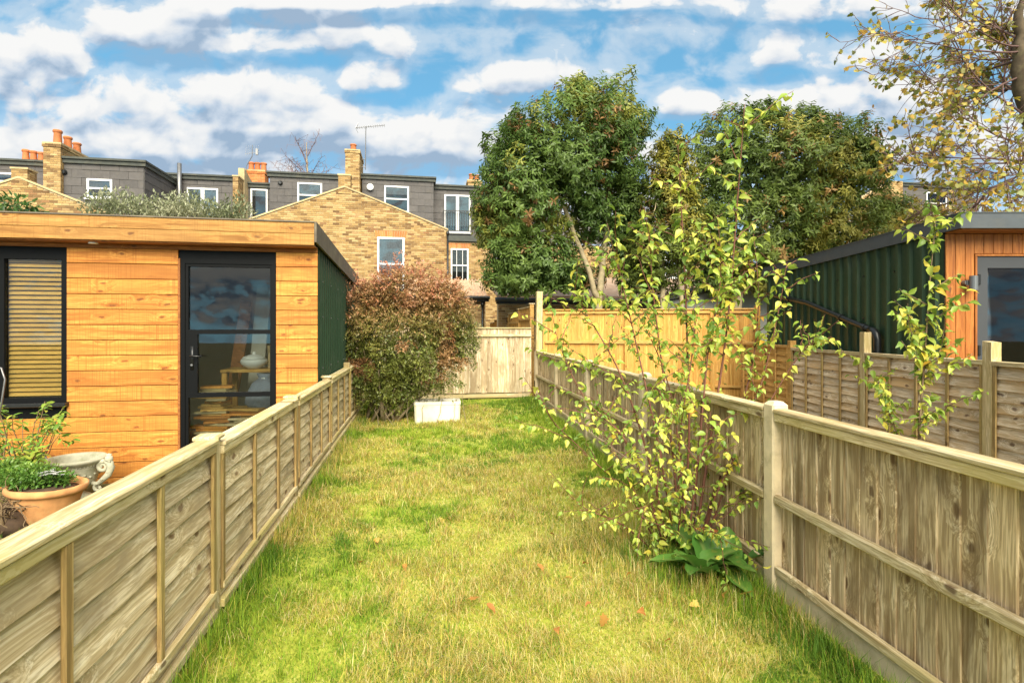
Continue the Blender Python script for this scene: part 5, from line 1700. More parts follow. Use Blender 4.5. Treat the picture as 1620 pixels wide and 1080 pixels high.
# ---- the sycamore leaning in at the right
def sycamore():
    rs = np.random.RandomState(31)
    d0 = 12.0
    bx = (1640 - 810) / F * d0
    t = thing('sycamore_tree', 'thinning autumn sycamore with lobed yellow leaves over the steel studio', 'tree', (bx, d0, -.13))
    org = Vector((bx, d0, -.13))
    mb = MB(); tips = []
    trunk = [Vector((.35, 0, 0)), at(1668, 320, d0) - org, at(1632, 200, d0) - org, at(1612, 125, d0) - org, at(1612, 40, d0) - org, at(1622, -80, d0) - org]
    tk = MB()
    pts_, rad_ = [], []
    for i in range(5):
        for s_ in range(6):
            t_ = s_ / 6
            pts_.append(trunk[i].lerp(trunk[i + 1], t_) + Vector(rs.normal(size=3)) * .018)
            rad_.append((.17, .15, .13, .14, .09, .05)[i] * (1 - t_) + (.17, .15, .13, .14, .09, .05)[i + 1] * t_ + rs.uniform(-.015, .025))
    tk.tube(pts_, rad_, 11)
    tk.build('trunk', M['darkbark'], t, True)
    tw = MB()
    def shoot(p, dvec, L, r_, lvl):
        pts, rad = [p], [r_]
        n = 7
        dcur = dvec.normalized()
        q = p.copy()
        for i in range(n):
            dcur = (dcur + Vector(rs.normal(size=3)) * .09 + Vector((0, 0, .035 if lvl < 2 else -.02))).normalized()
            q = q + dcur * (L / n)
            pts.append(q.copy()); rad.append(r_ * (1 - .85 * (i + 1) / n) + .003)
            if lvl < 2 and i >= 1:
                for _ in range(2):
                    if rs.rand() < .85:
                        ax = dcur.cross(Vector(rs.normal(size=3))).normalized()
                        nd = (dcur * .75 + ax * .75).normalized()
                        shoot(q.copy(), nd, L * rs.uniform(.32, .55) * (1 - .4 * i / n), r_ * .45, lvl + 1)
            if lvl >= 1 and i >= 2 and rs.rand() < .15:
                tips.append((q.copy(), dcur.copy()))
            if lvl == 2 and i == n - 1:
                tips.append((q.copy(), dcur.copy()))
        (mb if lvl == 0 else tw).tube(pts, rad, 6 if lvl == 0 else 4, False)
    goals = [(1425, 85), (1440, 45), (1480, 5), (1540, -20), (1428, 130), (1440, 215), (1450, 255), (1460, 300), (1500, 325), (1470, 175), (1560, 320), (1600, 330), (1500, 100), (1580, 60), (1450, 330)]
    for gx, gy in goals:
        s = trunk[2].lerp(trunk[4], rs.uniform(0, 1))
        if gy > 200:
            s = (trunk[1].lerp(trunk[2], rs.uniform(.45, .95)))
        e = at(gx, gy, d0 + rs.uniform(-1.2, 1.0)) - org
        shoot(s, e - s, (e - s).length * 1.02, .022, 0)
    for k in range(11):                                    # the side away from the garden
        s = trunk[1].lerp(trunk[4], rs.uniform(.3, 1))
        an = rs.uniform(-1.4, 1.4)
        shoot(s, Vector((math.cos(an), math.sin(an), rs.uniform(.1, .9))), rs.uniform(1.8, 2.8), .035, 0)
    mb.build('branches', M['sycbark'], t, True)
    tw.build('twigs', M['sycbark'], t, True)['kind'] = 'stuff'
    me = []
    for k in range(4):
        V, T = MAPLE
        v = V.copy(); v[:, 2] += rs.uniform(-.06, .06, len(v)); v[:, 0] -= 0
        m_ = bpy.data.meshes.new('leaf'); m_.from_pydata([tuple(p) for p in v], [], [tuple(f) for f in T]); m_.materials.append(M['mapleleaf']); me.append(m_)
    rs.shuffle(tips)
    vis, rest = [], []
    for p, dv in tips:
        w = p + org
        px = 810 + F * w.x / w.y
        (vis if px < 1640 and w.y < 13.2 else rest).append((p, dv))
    rest += vis[300:]; vis = vis[:300]
    def frame(dv):
        x = (Vector((dv.x * .5, dv.y * .5 - .1, -.55)) + Vector(rs.normal(size=3)) * .35).normalized()
        u = (Vector((0, -.6, .8)) + Vector(rs.normal(size=3)) * .5)
        y = u.cross(x).normalized(); z = x.cross(y)
        return x, y, z
    for p, dv in vis:
        x, y, z = frame(dv)
        o = bpy.data.objects.new('leaf', me[rs.randint(4)])
        COL.objects.link(o); o.parent = t
        s = rs.uniform(.075, .135)
        o.matrix_local = Matrix(((x.x * s, y.x * s, z.x * s, p.x), (x.y * s, y.y * s, z.y * s, p.y), (x.z * s, y.z * s, z.z * s, p.z), (0, 0, 0, 1)))
    P = np.array([p for p, _ in rest]); Fm = [frame(dv) for _, dv in rest]
    X = np.array([f[0] for f in Fm]); U = np.array([f[2] for f in Fm])
    cc = np.array([(.16, .19, .035), (.28, .27, .04), (.42, .34, .045), (.50, .32, .045)])[rs.randint(0, 4, len(P))] * rs.uniform(.8, 1.2, (len(P), 1))
    leaf_cloud('foliage', M['leaf'], t, P, X, U, rs.uniform(.075, .13, len(P)), MAPLE, cc)
    # hanging keys
sycamore()

# ---- bare birch far behind the roofs
rs = np.random.RandomState(41)
c = at(487, 275, 34)
bt = thing('bare_birch_tree', 'bare thin twigged tree behind the middle roofs', 'tree', (c.x, c.y, -.13))
mb = MB(); tw = MB()
top = at(487, 225, 34).z + .13
mb.tube([(0, 0, 0), (.1, 0, top * .6), (-.1, 0, top)], [.2, .12, .02], 7)
for i in range(34):
    z = rs.uniform(top * .62, top * .98)
    an = rs.uniform(0, 6.28); L = rs.uniform(.8, 2.0) * (1.15 - (z / top - .62))
    e = Vector((math.cos(an) * L, math.sin(an) * L, z + rs.uniform(.2, .9)))
    pts = limb(tw, (0, 0, z - .5), e, .03, .008, rs, .06, 5, 4)
    for p in pts[2:]:
        for _ in range(3):
            q = p + Vector((rs.normal() * .35, rs.normal() * .3, rs.uniform(-.1, .45)))
            limb(tw, p, q, .011, .006, rs, .08, 3, 3)
            limb(tw, q, q + Vector((rs.normal() * .12, rs.normal() * .1, -rs.uniform(.2, .6))), .008, .005, rs, .05, 2, 3)
mb.build('trunk', M['bark'], bt, True)
tw.build('twigs', M['sycbark'], bt)['kind'] = 'stuff'

# ------------------------------------------------------------------ the yellowing shrub on the lawn and the saplings next door
def leaf_meshes(mat, k=5, seed=1, tmpl=HEART):
    rs = np.random.RandomState(seed)
    out = []
    for _ in range(k):
        V, T = tmpl
        v = V.copy()
        v[:, 2] += rs.uniform(-.05, .05) * np.sin(v[:, 0] * 5) - rs.uniform(.0, .25) * v[:, 0] ** 2
        v[:, 1] *= rs.uniform(.85, 1.2)
        m_ = bpy.data.meshes.new('leaf'); m_.from_pydata([tuple(p) for p in v], [], [tuple(f) for f in T]); m_.materials.append(mat)
        m_.polygons.foreach_set('use_smooth', [True] * len(m_.polygons))
        out.append(m_)
    return out

def leafy_stems(t, org, stems, seed, leafsize, cap, spacing, twigs=True, mat='shrubleaf', twigmat='redtwig', bare=.25):
    """stems: list of (points in world, r0, leaf start fraction, leaf scale); hung with single leaves"""
    rs = np.random.RandomState(seed)
    mb = MB(); slots = []
    def spline(P, n=16):
        P = [Vector(p) for p in P]
        out = []
        m = len(P)
        for i in range(m - 1):
            p0, p1, p2, p3 = P[max(i - 1, 0)], P[i], P[i + 1], P[min(i + 2, m - 1)]
            for s in range(n // (m - 1) + 1):
                u = s / (n // (m - 1) + 1)
                out.append(.5 * ((2 * p1) + (p2 - p0) * u + (2 * p0 - 5 * p1 + 4 * p2 - p3) * u * u + (3 * p1 - p0 - 3 * p2 + p3) * u ** 3))
        out.append(P[-1])
        return out
    def hang(pts, start, ls, sp):
        acc = 0; side = 1
        for i in range(1, len(pts)):
            seg = pts[i] - pts[i - 1]
            acc += seg.length
            if i / len(pts) < start: continue
            while acc > sp:
                acc -= sp
                side = -side
                p = pts[i] - seg.normalized() * acc if seg.length > 0 else pts[i]
                hd = Vector((rs.normal(), rs.normal() - .25, 0)).normalized()
                slots.append((p, hd, seg.normalized(), ls * rs.uniform(.5, 1.3)))
    for P, r0, start, ls, ntw in stems:
        pts = spline([Vector(p) - org for p in P])
        mb.tube(pts, [r0 * (1 - .8 * i / (len(pts) - 1)) for i in range(len(pts))], 6)
        hang(pts, start, ls, spacing)
        for k in range(ntw):
            i = rs.randint(int(len(pts) * max(.12, start * .85)), len(pts) - 1)
            dirv = (pts[i + 1] - pts[i]).normalized()
            sd = Vector(rs.normal(size=3)); sd.z = abs(sd.z) * .3
            L = rs.uniform(.16, .46)
            nd = (dirv * .55 + sd.normalized() * .85).normalized()
            q = [pts[i] + nd * (L * s / 5) + Vector((0, 0, -.10 * L * (s / 5) ** 2)) + Vector(rs.normal(size=3)) * .006 for s in range(6)]
            mb.tube(q, [r0 * .38 * (1 - .8 * s / 5) + .0008 for s in range(6)], 5)
            hang(q, .2, ls * .92, spacing * .9)
    mb.build('stems', M[twigmat], t, True)
    rs.shuffle(slots)
    me = leaf_meshes(M[mat], 6, seed)
    def frame(hd, sg):
        x = (hd * .8 + sg * .2 + Vector((0, 0, -.50 + rs.normal() * .5))).normalized()
        u = Vector((0, -.30, 1)) + hd * .4 + Vector(rs.normal(size=3)) * .6
        y = u.cross(x).normalized(); z = x.cross(y)
        return x, y, z
    grow_ = lambda p: .80 + .16 * min(2.6, max(0, p.z))            # shoots carry bigger leaves higher up
    # the leaves nearest the viewer one by one, the rest together
    slots.sort(key=lambda s: (s[0] + org).y - .9 * s[3] * 10 * rs.rand())
    for p, hd, sg, ls in slots[:cap]:
        x, y, z = frame(hd, sg)
        s = leafsize * ls * grow_(p)
        o = bpy.data.objects.new('leaf', me[rs.randint(6)])
        COL.objects.link(o); o.parent = t
        p = p + x * s * .12
        o.matrix_local = Matrix(((x.x * s, y.x * s, z.x * s, p.x), (x.y * s, y.y * s, z.y * s, p.y), (x.z * s, y.z * s, z.z * s, p.z), (0, 0, 0, 1)))
    rest = slots[cap:]
    if rest:
        Fm = [frame(h, s) for _, h, s, _ in rest]
        P = np.array([p for p, *_ in rest]); X = np.array([f[0] for f in Fm]); U = np.array([f[2] for f in Fm])
        pal = np.array([(.18, .30, .04), (.28, .40, .055), (.42, .50, .075), (.56, .58, .09), (.68, .62, .10)])
        cc = pal[rs.choice(5, len(P), p=[.22, .26, .24, .18, .10])] * rs.uniform(.85, 1.15, (len(P), 1))
        leaf_cloud('foliage', M['leaf'], t, P + X * .01, X, U, leafsize * np.array([s[3] * grow_(s[0]) for s in rest]), HEART, cc)
    return len(slots)

SD = 3.95
so_ = at(1065, 520, SD); so_.z = 0
ys = thing('yellowing_shrub', 'tall leggy shrub with yellow and green leaves growing on the lawn', 'shrub', so_)
rs = np.random.RandomState(51)
def S_(pts, r=.009, start=.3, ls=1.0, tw=5):
    return ([at(x, y, SD + dd) for x, y, dd in pts], r, start, ls, tw)
stems = [
    S_([(1075, 885, 0), (1090, 700, .1), (1085, 480, .1), (1078, 330, .05), (1072, 225, 0)], .011, .35, .95, 9),
    S_([(1095, 885, 0), (1120, 720, .1), (1150, 520, .15), (1168, 300, .1), (1178, 165, .05)], .012, .38, 1.0, 10),
    S_([(1085, 885, 0), (1105, 720, 0), (1120, 560, .1), (1140, 440, 0), (1135, 340, 0)], .009, .4, 1.0, 6),
    S_([(1100, 885, 0), (1140, 740, .1), (1185, 600, .2), (1200, 480, .2), (1192, 370, .2)], .009, .45, .95, 5),
    S_([(1060, 885, 0), (1030, 740, -.1), (985, 600, -.1), (930, 500, 0), (900, 455, 0)], .009, .35, .9, 7),
    S_([(1055, 885, 0), (1020, 760, -.2), (985, 690, -.25), (925, 630, -.2), (885, 545, -.2), (872, 485, -.2)], .008, .3, .9, 6),
    S_([(1050, 885, 0), (1000, 790, -.2), (930, 720, -.3), (870, 660, -.3), (852, 610, -.3)], .007, .3, .85, 5),
    S_([(1050, 885, 0), (985, 830, -.3), (920, 800, -.4), (870, 745, -.4)], .006, .3, .7, 5),
    S_([(1070, 885, 0), (1045, 720, -.1), (1010, 560, 0), (985, 450, 0), (975, 400, 0)], .009, .35, .95, 7),
    S_([(1080, 885, 0), (1060, 680, .1), (1040, 520, .1), (1030, 420, .1), (1035, 365, .1)], .009, .4, .95, 7),
    S_([(1105, 885, 0), (1150, 720, 0), (1200, 620, 0), (1230, 500, 0), (1245, 415, 0)], .008, .45, .85, 5),
    S_([(1105, 885, 0), (1160, 740, -.1), (1215, 640, -.1), (1265, 560, -.1), (1285, 545, -.1)], .007, .4, .85, 5),
    S_([(1100, 885, 0), (1130, 790, -.2), (1165, 720, -.2), (1195, 690, -.2)], .007, .35, .9, 6),
    S_([(1090, 885, 0), (1130, 820, -.3), (1170, 780, -.3), (1200, 800, -.3)], .006, .35, .9, 6),
    S_([(1070, 885, 0), (1080, 790, -.3), (1110, 720, -.35), (1125, 650, -.3)], .007, .35, 1.0, 7),
    S_([(1060, 885, 0), (1040, 780, -.3), (1050, 690, -.3), (1060, 620, -.3)], .007, .3, .95, 7),
    S_([(1055, 885, 0), (1010, 790, -.3), (985, 740, -.35), (960, 690, -.3)], .006, .3, .9, 6),
    S_([(1075, 885, 0), (1075, 700, -.1), (1095, 560, -.1), (1100, 470, 0)], .008, .35, 1.0, 8),
    S_([(1060, 885, 0), (1025, 800, -.4), (1010, 850, -.5), (1000, 870, -.5)], .005, .2, .8, 4),
    S_([(1090, 885, 0), (1115, 840, -.4), (1140, 850, -.45)], .005, .2, .85, 5),
    S_([(1085, 885, .1), (1065, 640, .2), (1010, 500, .3), (960, 470, .3)], .007, .4, .9, 6),
    S_([(1095, 885, .1), (1110, 640, .25), (1125, 520, .3), (1160, 440, .3)], .007, .4, .95, 6),
    S_([(1065, 885, 0), (1000, 720, 0), (950, 640, 0), (940, 560, 0)], .006, .35, .9, 6),
]
stems = [(p, r_, min(.58, st_ * 1.25 + .04), ls, int(tw * 1.5) + 1) for p, r_, st_, ls, tw in stems]
nsl = leafy_stems(ys, so_, stems, 53, .064, 300, .030)
print('shrub leaves', nsl)

o1 = at(1468, 520, 4.35); o1.z = -.13
s1 = thing('yellow_sapling', 'tall slim yellow leaved sapling in front of the cedar wall', 'sapling', o1)
D1_ = 4.35
leafy_stems(s1, o1, [([Vector((o1.x, D1_, -.1)), at(1455, 690, D1_), at(1462, 580, D1_), at(1470, 460, D1_), at(1480, 350, D1_)], .013, .33, 1.1, 16),
                     ([at(1452, 680, D1_), at(1480, 665, D1_), at(1508, 630, D1_)], .006, .2, .8, 2), ([at(1455, 660, D1_), at(1420, 660, D1_), at(1400, 620, D1_)], .006, .2, .8, 2),
                     ([at(1460, 600, D1_), at(1490, 545, D1_), at(1495, 470, D1_)], .005, .1, 1., 3), ([at(1462, 560, D1_), at(1440, 520, D1_), at(1436, 480, D1_)], .005, .1, 1., 2)], 57, .066, 260, .021, mat='shrubleaf', twigmat='twig')
o2 = at(1402, 520, 4.6); o2.z = -.13
s2 = thing('low_sapling', 'short arching sapling by the square fence post next door', 'sapling', o2)
leafy_stems(s2, o2, [([Vector((o2.x + .2, 4.6, -.1)), at(1420, 690, 4.6), at(1395, 630, 4.6), at(1372, 560, 4.6)], .007, .3, 1., 4), ([at(1425, 680, 4.6), at(1400, 670, 4.6), at(1385, 655, 4.6)], .004, .1, .9, 2), ([at(1420, 690, 4.6), at(1400, 640, 4.6), at(1385, 600, 4.6)], .005, .2, 1., 3)], 58, .066, 120, .026, twigmat='twig')

# ---- broad leaved dock at the foot of the shrub, and a small pot
dk0 = at(1128, 520, 3.50); dk0.z = 0
dk = thing('dock_plant', 'clump of broad dark green leaves at the foot of the shrub', 'plant', dk0)
rs = np.random.RandomState(61)
nv = 9
def big_leaf(L, w, bend, seed):
    r_ = np.random.RandomState(seed)
    vs_, fs = [], []
    n = 9
    for i in range(n + 1):
        t = i / n
        wd = w * (math.sin(math.pi * min(1, t * .92 + .06)) ** .75) * (1 if t > .12 else t / .12 * .6 + .2)
        x = L * t; z = bend * L * t * t * -1
        rip = .012 * math.sin(i * 2.1 + seed)
        vs_ += [(x, -wd, z + wd * .35 + rip), (x, -wd * .5, z + .01), (x, 0, z - .012), (x, wd * .5, z + .01), (x, wd, z + wd * .35 - rip)]
    for i in range(n):
        for j in range(4):
            k = i * 5 + j
            fs.append((k, k + 1, k + 6, k + 5))
    m_ = bpy.data.meshes.new('leaf'); m_.from_pydata(vs_, [], fs); m_.materials.append(M['dockleaf'])
    m_.polygons.foreach_set('use_smooth', [True] * len(m_.polygons))
    return m_
lms = [big_leaf(rs.uniform(.24, .36), rs.uniform(.065, .10), rs.uniform(.3, .8), s) for s in range(5)]
for i in range(16):
    an = i * 2.4 + rs.uniform(-.3, .3)
    el_ = rs.uniform(.35, 1.25)
    o = bpy.data.objects.new('leaf', lms[i % 5]); COL.objects.link(o); o.parent = dk
    off = Vector((rs.uniform(-.22, .22), rs.uniform(-.10, .14), .02))
    o.location = off; o.rotation_euler = (rs.uniform(-.3, .3), -el_, an)
sp_ = at(1118, 520, 3.78); sp_.z = .0
pt = thing('small_clay_pot', 'small clay pot half hidden among the dock leaves', 'flower pot', sp_)
MB().lathe([(.06, 0), (.085, .13), (.10, .135), (.10, .17), (.088, .17), (.082, .12), (.0, .11)], 20).build('pot_body', M['pot'], pt, True)
MB().lathe([(.0, .125), (.05, .128), (.08, .12)], 16).build('pot_soil', M['soil'], pt, True)

# ------------------------------------------------------------------ stoneware trough under the red-brown shrub
tr0 = at(692, 520, 9.35); tr0.z = 0.0
tg = thing('stoneware_trough', 'white glazed stoneware trough standing on the lawn under the shrub', 'planter', tr0, R(8))
mb = MB()
w, dp, h, th_ = .39, .23, .36, .05
def ring(w, dp, z, c=.03):
    return [(-w + c, -dp, z), (w - c, -dp, z), (w, -dp + c, z), (w, dp - c, z), (w - c, dp, z), (-w + c, dp, z), (-w, dp - c, z), (-w, -dp + c, z)]
rings = [ring(w - .02, dp - .02, -.03), ring(w - .012, dp - .012, .02), ring(w, dp, h - .06), ring(w + .006, dp + .006, h - .05), ring(w + .006, dp + .006, h - .006), ring(w - .004, dp - .004, h), ring(w - th_, dp - th_, h - .003), ring(w - th_ - .008, dp - th_ - .008, h - .02), ring(w - th_ - .02, dp - th_ - .02, .1)]
vs_ = [p for rg in rings for p in rg]
fs = [(i * 8 + k, i * 8 + (k + 1) % 8, (i + 1) * 8 + (k + 1) % 8, (i + 1) * 8 + k) for i in range(len(rings) - 1) for k in range(8)]
fs += [tuple(range(7, -1, -1)), tuple(8 * (len(rings) - 1) + k for k in range(8))]
mb.add(vs_, fs).build('basin', M['ceramic'], tg)
MB().box(-w + th_ + .012, w - th_ - .012, -dp + th_ + .012, dp - th_ - .012, .12, h - .07).build('trough_soil', M['soil'], tg)

# ------------------------------------------------------------------ urn, broken pot and plants by the timber studio
uo = at(120, 520, 5.45); uo.z = -.13
ur = thing('stone_urn', 'carved grey stone urn with scrolled handle against the orange planks', 'urn', uo)
prof = [(.13, 0), (.135, .035), (.11, .05), (.075, .07), (.07, .09), (.10, .105), (.115, .12), (.125, .13), (.165, .17), (.185, .25), (.192, .32), (.20, .335), (.195, .345), (.215, .36), (.245, .385), (.262, .40), (.266, .415), (.255, .428), (.232, .425), (.21, .40), (.18, .30), (.0, .27)]
MB().lathe(prof, 40, wob=lambda j, an: .012 * math.cos(10 * an) if 8 <= j <= 10 else 0).build('bowl', M['stone'], ur, True)
def scroll(c, r0, turns, th0, sgn, n=26):
    return [(c[0] + sgn * (r0 * (1 - .8 * i / n)) * math.cos(th0 + turns * 2 * math.pi * i / n), c[1], c[2] + (r0 * (1 - .8 * i / n)) * math.sin(th0 + turns * 2 * math.pi * i / n)) for i in range(n + 1)]
for s in (1, -1):
    hb = MB()
    arm = [(s * .17, 0, .17), (s * .22, 0, .155), (s * .27, 0, .20), (s * .33, 0, .255), (s * .355, 0, .32), (s * .345, 0, .37), (s * .31, 0, .395)]
    hb.tube(arm, [.020, .026, .026, .032, .034, .034, .030], 10)
    hb.tube(scroll((s * .275, 0, .335), .055, 1.4, R(75), s), [.024 - .012 * i / 26 for i in range(27)], 8)
    hb.tube(scroll((s * .225, 0, .12), .042, 1.3, R(60), s), [.022 - .012 * i / 26 for i in range(27)], 8)
    hb.lathe([(.0, 0), (.03, .0), (.038, .025), (.03, .055), (.02, .06), (.028, .075), (.0, .085)], 10, (s * .335, 0, .385))
    for k in range(7):
        q = arm[1 + k % 5]
        hb.lathe([(.0, 0), (.016, .008), (.0, .022)], 7, (q[0] + s * .012, -.025 + .05 * (k % 2), q[2] + .01 * k % .03))
    hb.build('handle', M['stone'], ur, True)
gl_ = MB()
for k in range(24):
    an = 2 * math.pi * k / 24
    zz = .265 + .022 * math.sin(an * 6)
    gl_.lathe([(0, -.012), (.014, -.006), (.014, .006), (0, .012)], 6, (.190 * math.cos(an), .190 * math.sin(an), zz))
gl_.build('garland', M['stone'], ur, True)
gl_ = MB()
for k in range(44):
    an = 2 * math.pi * k / 44
    gl_.lathe([(0, -.008), (.009, 0), (0, .008)], 6, (.208 * math.cos(an), .208 * math.sin(an), .352))
gl_.build('beading', M['stone'], ur, True)

bo = at(70, 520, 4.75); bo.z = -.13
bp = thing('clay_planter', 'chipped limey clay planter bowl full of soil and plants', 'planter', bo, R(14))
MB().lathe([(.17, .0), (.185, .02), (.225, .14), (.255, .28), (.262, .30), (.285, .305), (.292, .325), (.290, .36), (.272, .365), (.255, .34), (.22, .20), (.0, .16)], 32, M=Matrix.Rotation(R(4), 4, 'Y'), wob=lambda j, an: (.02 * math.sin(5 * an) + .015 * math.sin(11 * an)) if j in (7, 8) else 0).build('pot_body', M['pot2'], bp, True)
MB().lathe([(.0, .33), (.12, .345), (.20, .32), (.25, .30)], 24, wob=lambda j, an: .04 * math.sin(4 * an + j)).build('pot_soil', M['soil'], bp, True)
sh_ = at(122, 520, 4.95); sh_.z = -.13
for k, (dx_, dy_, rz_, sz_) in enumerate(((0, 0, .4, .24), (.12, .10, 1.3, .17))):
    mb = MB()
    vs_, fs = [], []
    for i in range(5):
        for j in range(5):
            u, v = i / 4 - .5, j / 4 - .5
            e = 1 - .25 * abs(u) * (1 + math.sin(j * 3 + k))
            vs_.append((u * sz_ * e, v * sz_ * .9, .10 * (1 - 4 * u * u) * sz_ * 2 + .02))
    n0 = len(vs_)
    vs_ += [(x, y, z - .014) for x, y, z in vs_]
    for i in range(4):
        for j in range(4):
            a_ = i * 5 + j
            fs += [(a_, a_ + 1, a_ + 6, a_ + 5), (n0 + a_, n0 + a_ + 5, n0 + a_ + 6, n0 + a_ + 1)]
    edge = [0, 1, 2, 3, 4, 9, 14, 19, 24, 23, 22, 21, 20, 15, 10, 5]
    for a_, b_ in zip(edge, edge[1:] + edge[:1]):
        fs.append((a_, b_, n0 + b_, n0 + a_))
    o = mb.add(vs_, fs).build('pot_shard', M['pot'], None, True, sh_ + Vector((dx_, dy_, .0)), rz_)
    tag(o, ('larger curved terracotta shard beside the clay planter', 'smaller terracotta shard behind, nearer the urn')[k], 'shard')
# root clump beside it
ro = at(14, 520, 4.55); ro.z = -.13
rc = thing('root_clump', 'dark clump of dry roots and stalks beside the clay planter', 'roots', ro)
rs = np.random.RandomState(71)
MB().lathe([(.0, .0), (.17, .0), (.18, .10), (.12, .22), (.0, .27)], 18, wob=lambda j, an: .2 * math.sin(3 * an + j * 2) + .1 * math.sin(9 * an)).build('root_ball', M['soil'], rc, True)
mb = MB()
for i in range(150):
    an = rs.uniform(0, 6.28); z = rs.uniform(.02, .30)
    p = Vector((math.cos(an) * .15 * (1.1 - z), math.sin(an) * .15 * (1.1 - z), z))
    limb(mb, p, p * 1.2 + Vector(rs.normal(size=3) * .10) + Vector((0, -.03, -.03)), .007, .002, rs, .2, 5, 4)
for i in range(5):
    limb(mb, (rs.uniform(-.1, .2), -.15, .1), (rs.uniform(-.25, .3), -.2, rs.uniform(.3, .5)), .008, .005, rs, .05, 4, 5)
mb.build('root_fibres', M['twig'], rc, True)['kind'] = 'stuff'

c = at(60, 520, 4.85)
leafy('ferny_plant', 'low bright green ferny plant spilling over the clay planter', 'plant', (c.x, c.y, -.13),
      [((.03, -.08, .40), (.28, .22, .07), 2), ((-.25, -.02, .46), (.25, .18, .10), 1.2), ((.22, -.05, .38), (.14, .14, .05), .6), ((-.35, .2, .36), (.3, .2, .2), .8), ((.02, -.1, .45), (.24, .18, .09), 1.2), ((-.5, -.1, .40), (.22, .2, .16), .8)], 7000, .034, [(.05, .13, .02), (.11, .24, .035), (.24, .36, .06)], 18, outward=.5, droop=-.3,
      trunk=[((x, 0, .2), (x * 1.2, 0, .45), .01, .004) for x in (-.3, -.15, 0, .15)])
fl0 = at(80, 520, 4.72)
fw_ = thing('white_flowers', 'small spray of tiny white flowers over the planter rim', 'flowers', (fl0.x, fl0.y, .32))
mb = MB(); ms = MB()
rs = np.random.RandomState(81)
for i in range(42):
    x, y, z = rs.uniform(-.09, .09), rs.uniform(-.05, .05), rs.uniform(-.01, .03) - .0
    z -= .15 * abs(x) - .01
    for k in range(5):
        an = k * 1.2566 + i
        mb.add([(x, y, z), (x + .011 * math.cos(an - .4), y + .011 * math.sin(an - .4), z + .003), (x + .015 * math.cos(an), y + .015 * math.sin(an), z + .001), (x + .011 * math.cos(an + .4), y + .011 * math.sin(an + .4), z + .003)], [(0, 1, 2, 3)])
    ms.tube([(x, y, z), (x * .6, y * .6, -.10)], .0015, 3)
mb.build('flower_heads', M['white'], fw_)['kind'] = 'stuff'
ms.build('flower_stalks', M['leaf'], fw_)['kind'] = 'stuff'

c = at(40, 520, 5.15)
az_ = leafy('azalea_shrub', 'open shrub with lime green leaf whorls below the studio window', 'shrub', (c.x, c.y, -.13),
      [((0, 0, .45), (.1, .1, .1), .02)], 60, .05, [(.16, .30, .04), (.34, .42, .06)], 19)
rs = np.random.RandomState(91)
mb = MB(); cen = []
for i in range(34):
    px, py = rs.uniform(-12, 100), rs.uniform(632, 738)
    if px > 60 and py > 715: continue
    e = at(px, py, 5.15 + rs.uniform(-.3, .25)) - Vector((c.x, c.y, -.13))
    b = Vector((rs.uniform(-.15, .1), rs.uniform(-.08, .08), .1))
    limb(mb, b, e, .007, .003, rs, .07, 6, 5)
    cen.append(np.array(e))
    if rs.rand() < .6: cen.append(np.array(e) * .8 + rs.normal(size=3) * .08 + np.array([0, 0, .1]))
mb.build('stem', M['twig'], az_, True)
cen = np.array(cen)
pos, dr_, up, sz = rosettes(cen, np.tile([0, -.1, .9], (len(cen), 1)), rs, 11, .085, .7)
pal = np.array([(.14, .27, .035), (.26, .38, .05), (.42, .47, .07)])[rs.randint(0, 3, len(pos))]
leaf_cloud('leaf_whorls', M['leaf'], az_, pos, dr_, up, sz, LANCE, pal)
hp = MB().tube([at(-8, 690, 4.9), at(2, 640, 4.9), at(8, 600, 4.9), at(2, 582, 4.9), at(-14, 580, 4.9)], .008, 6).build('plant_hoop', M['metal'], None, True)
tag(hp, 'thin bent plant hoop in front of the studio window', 'plant hoop')

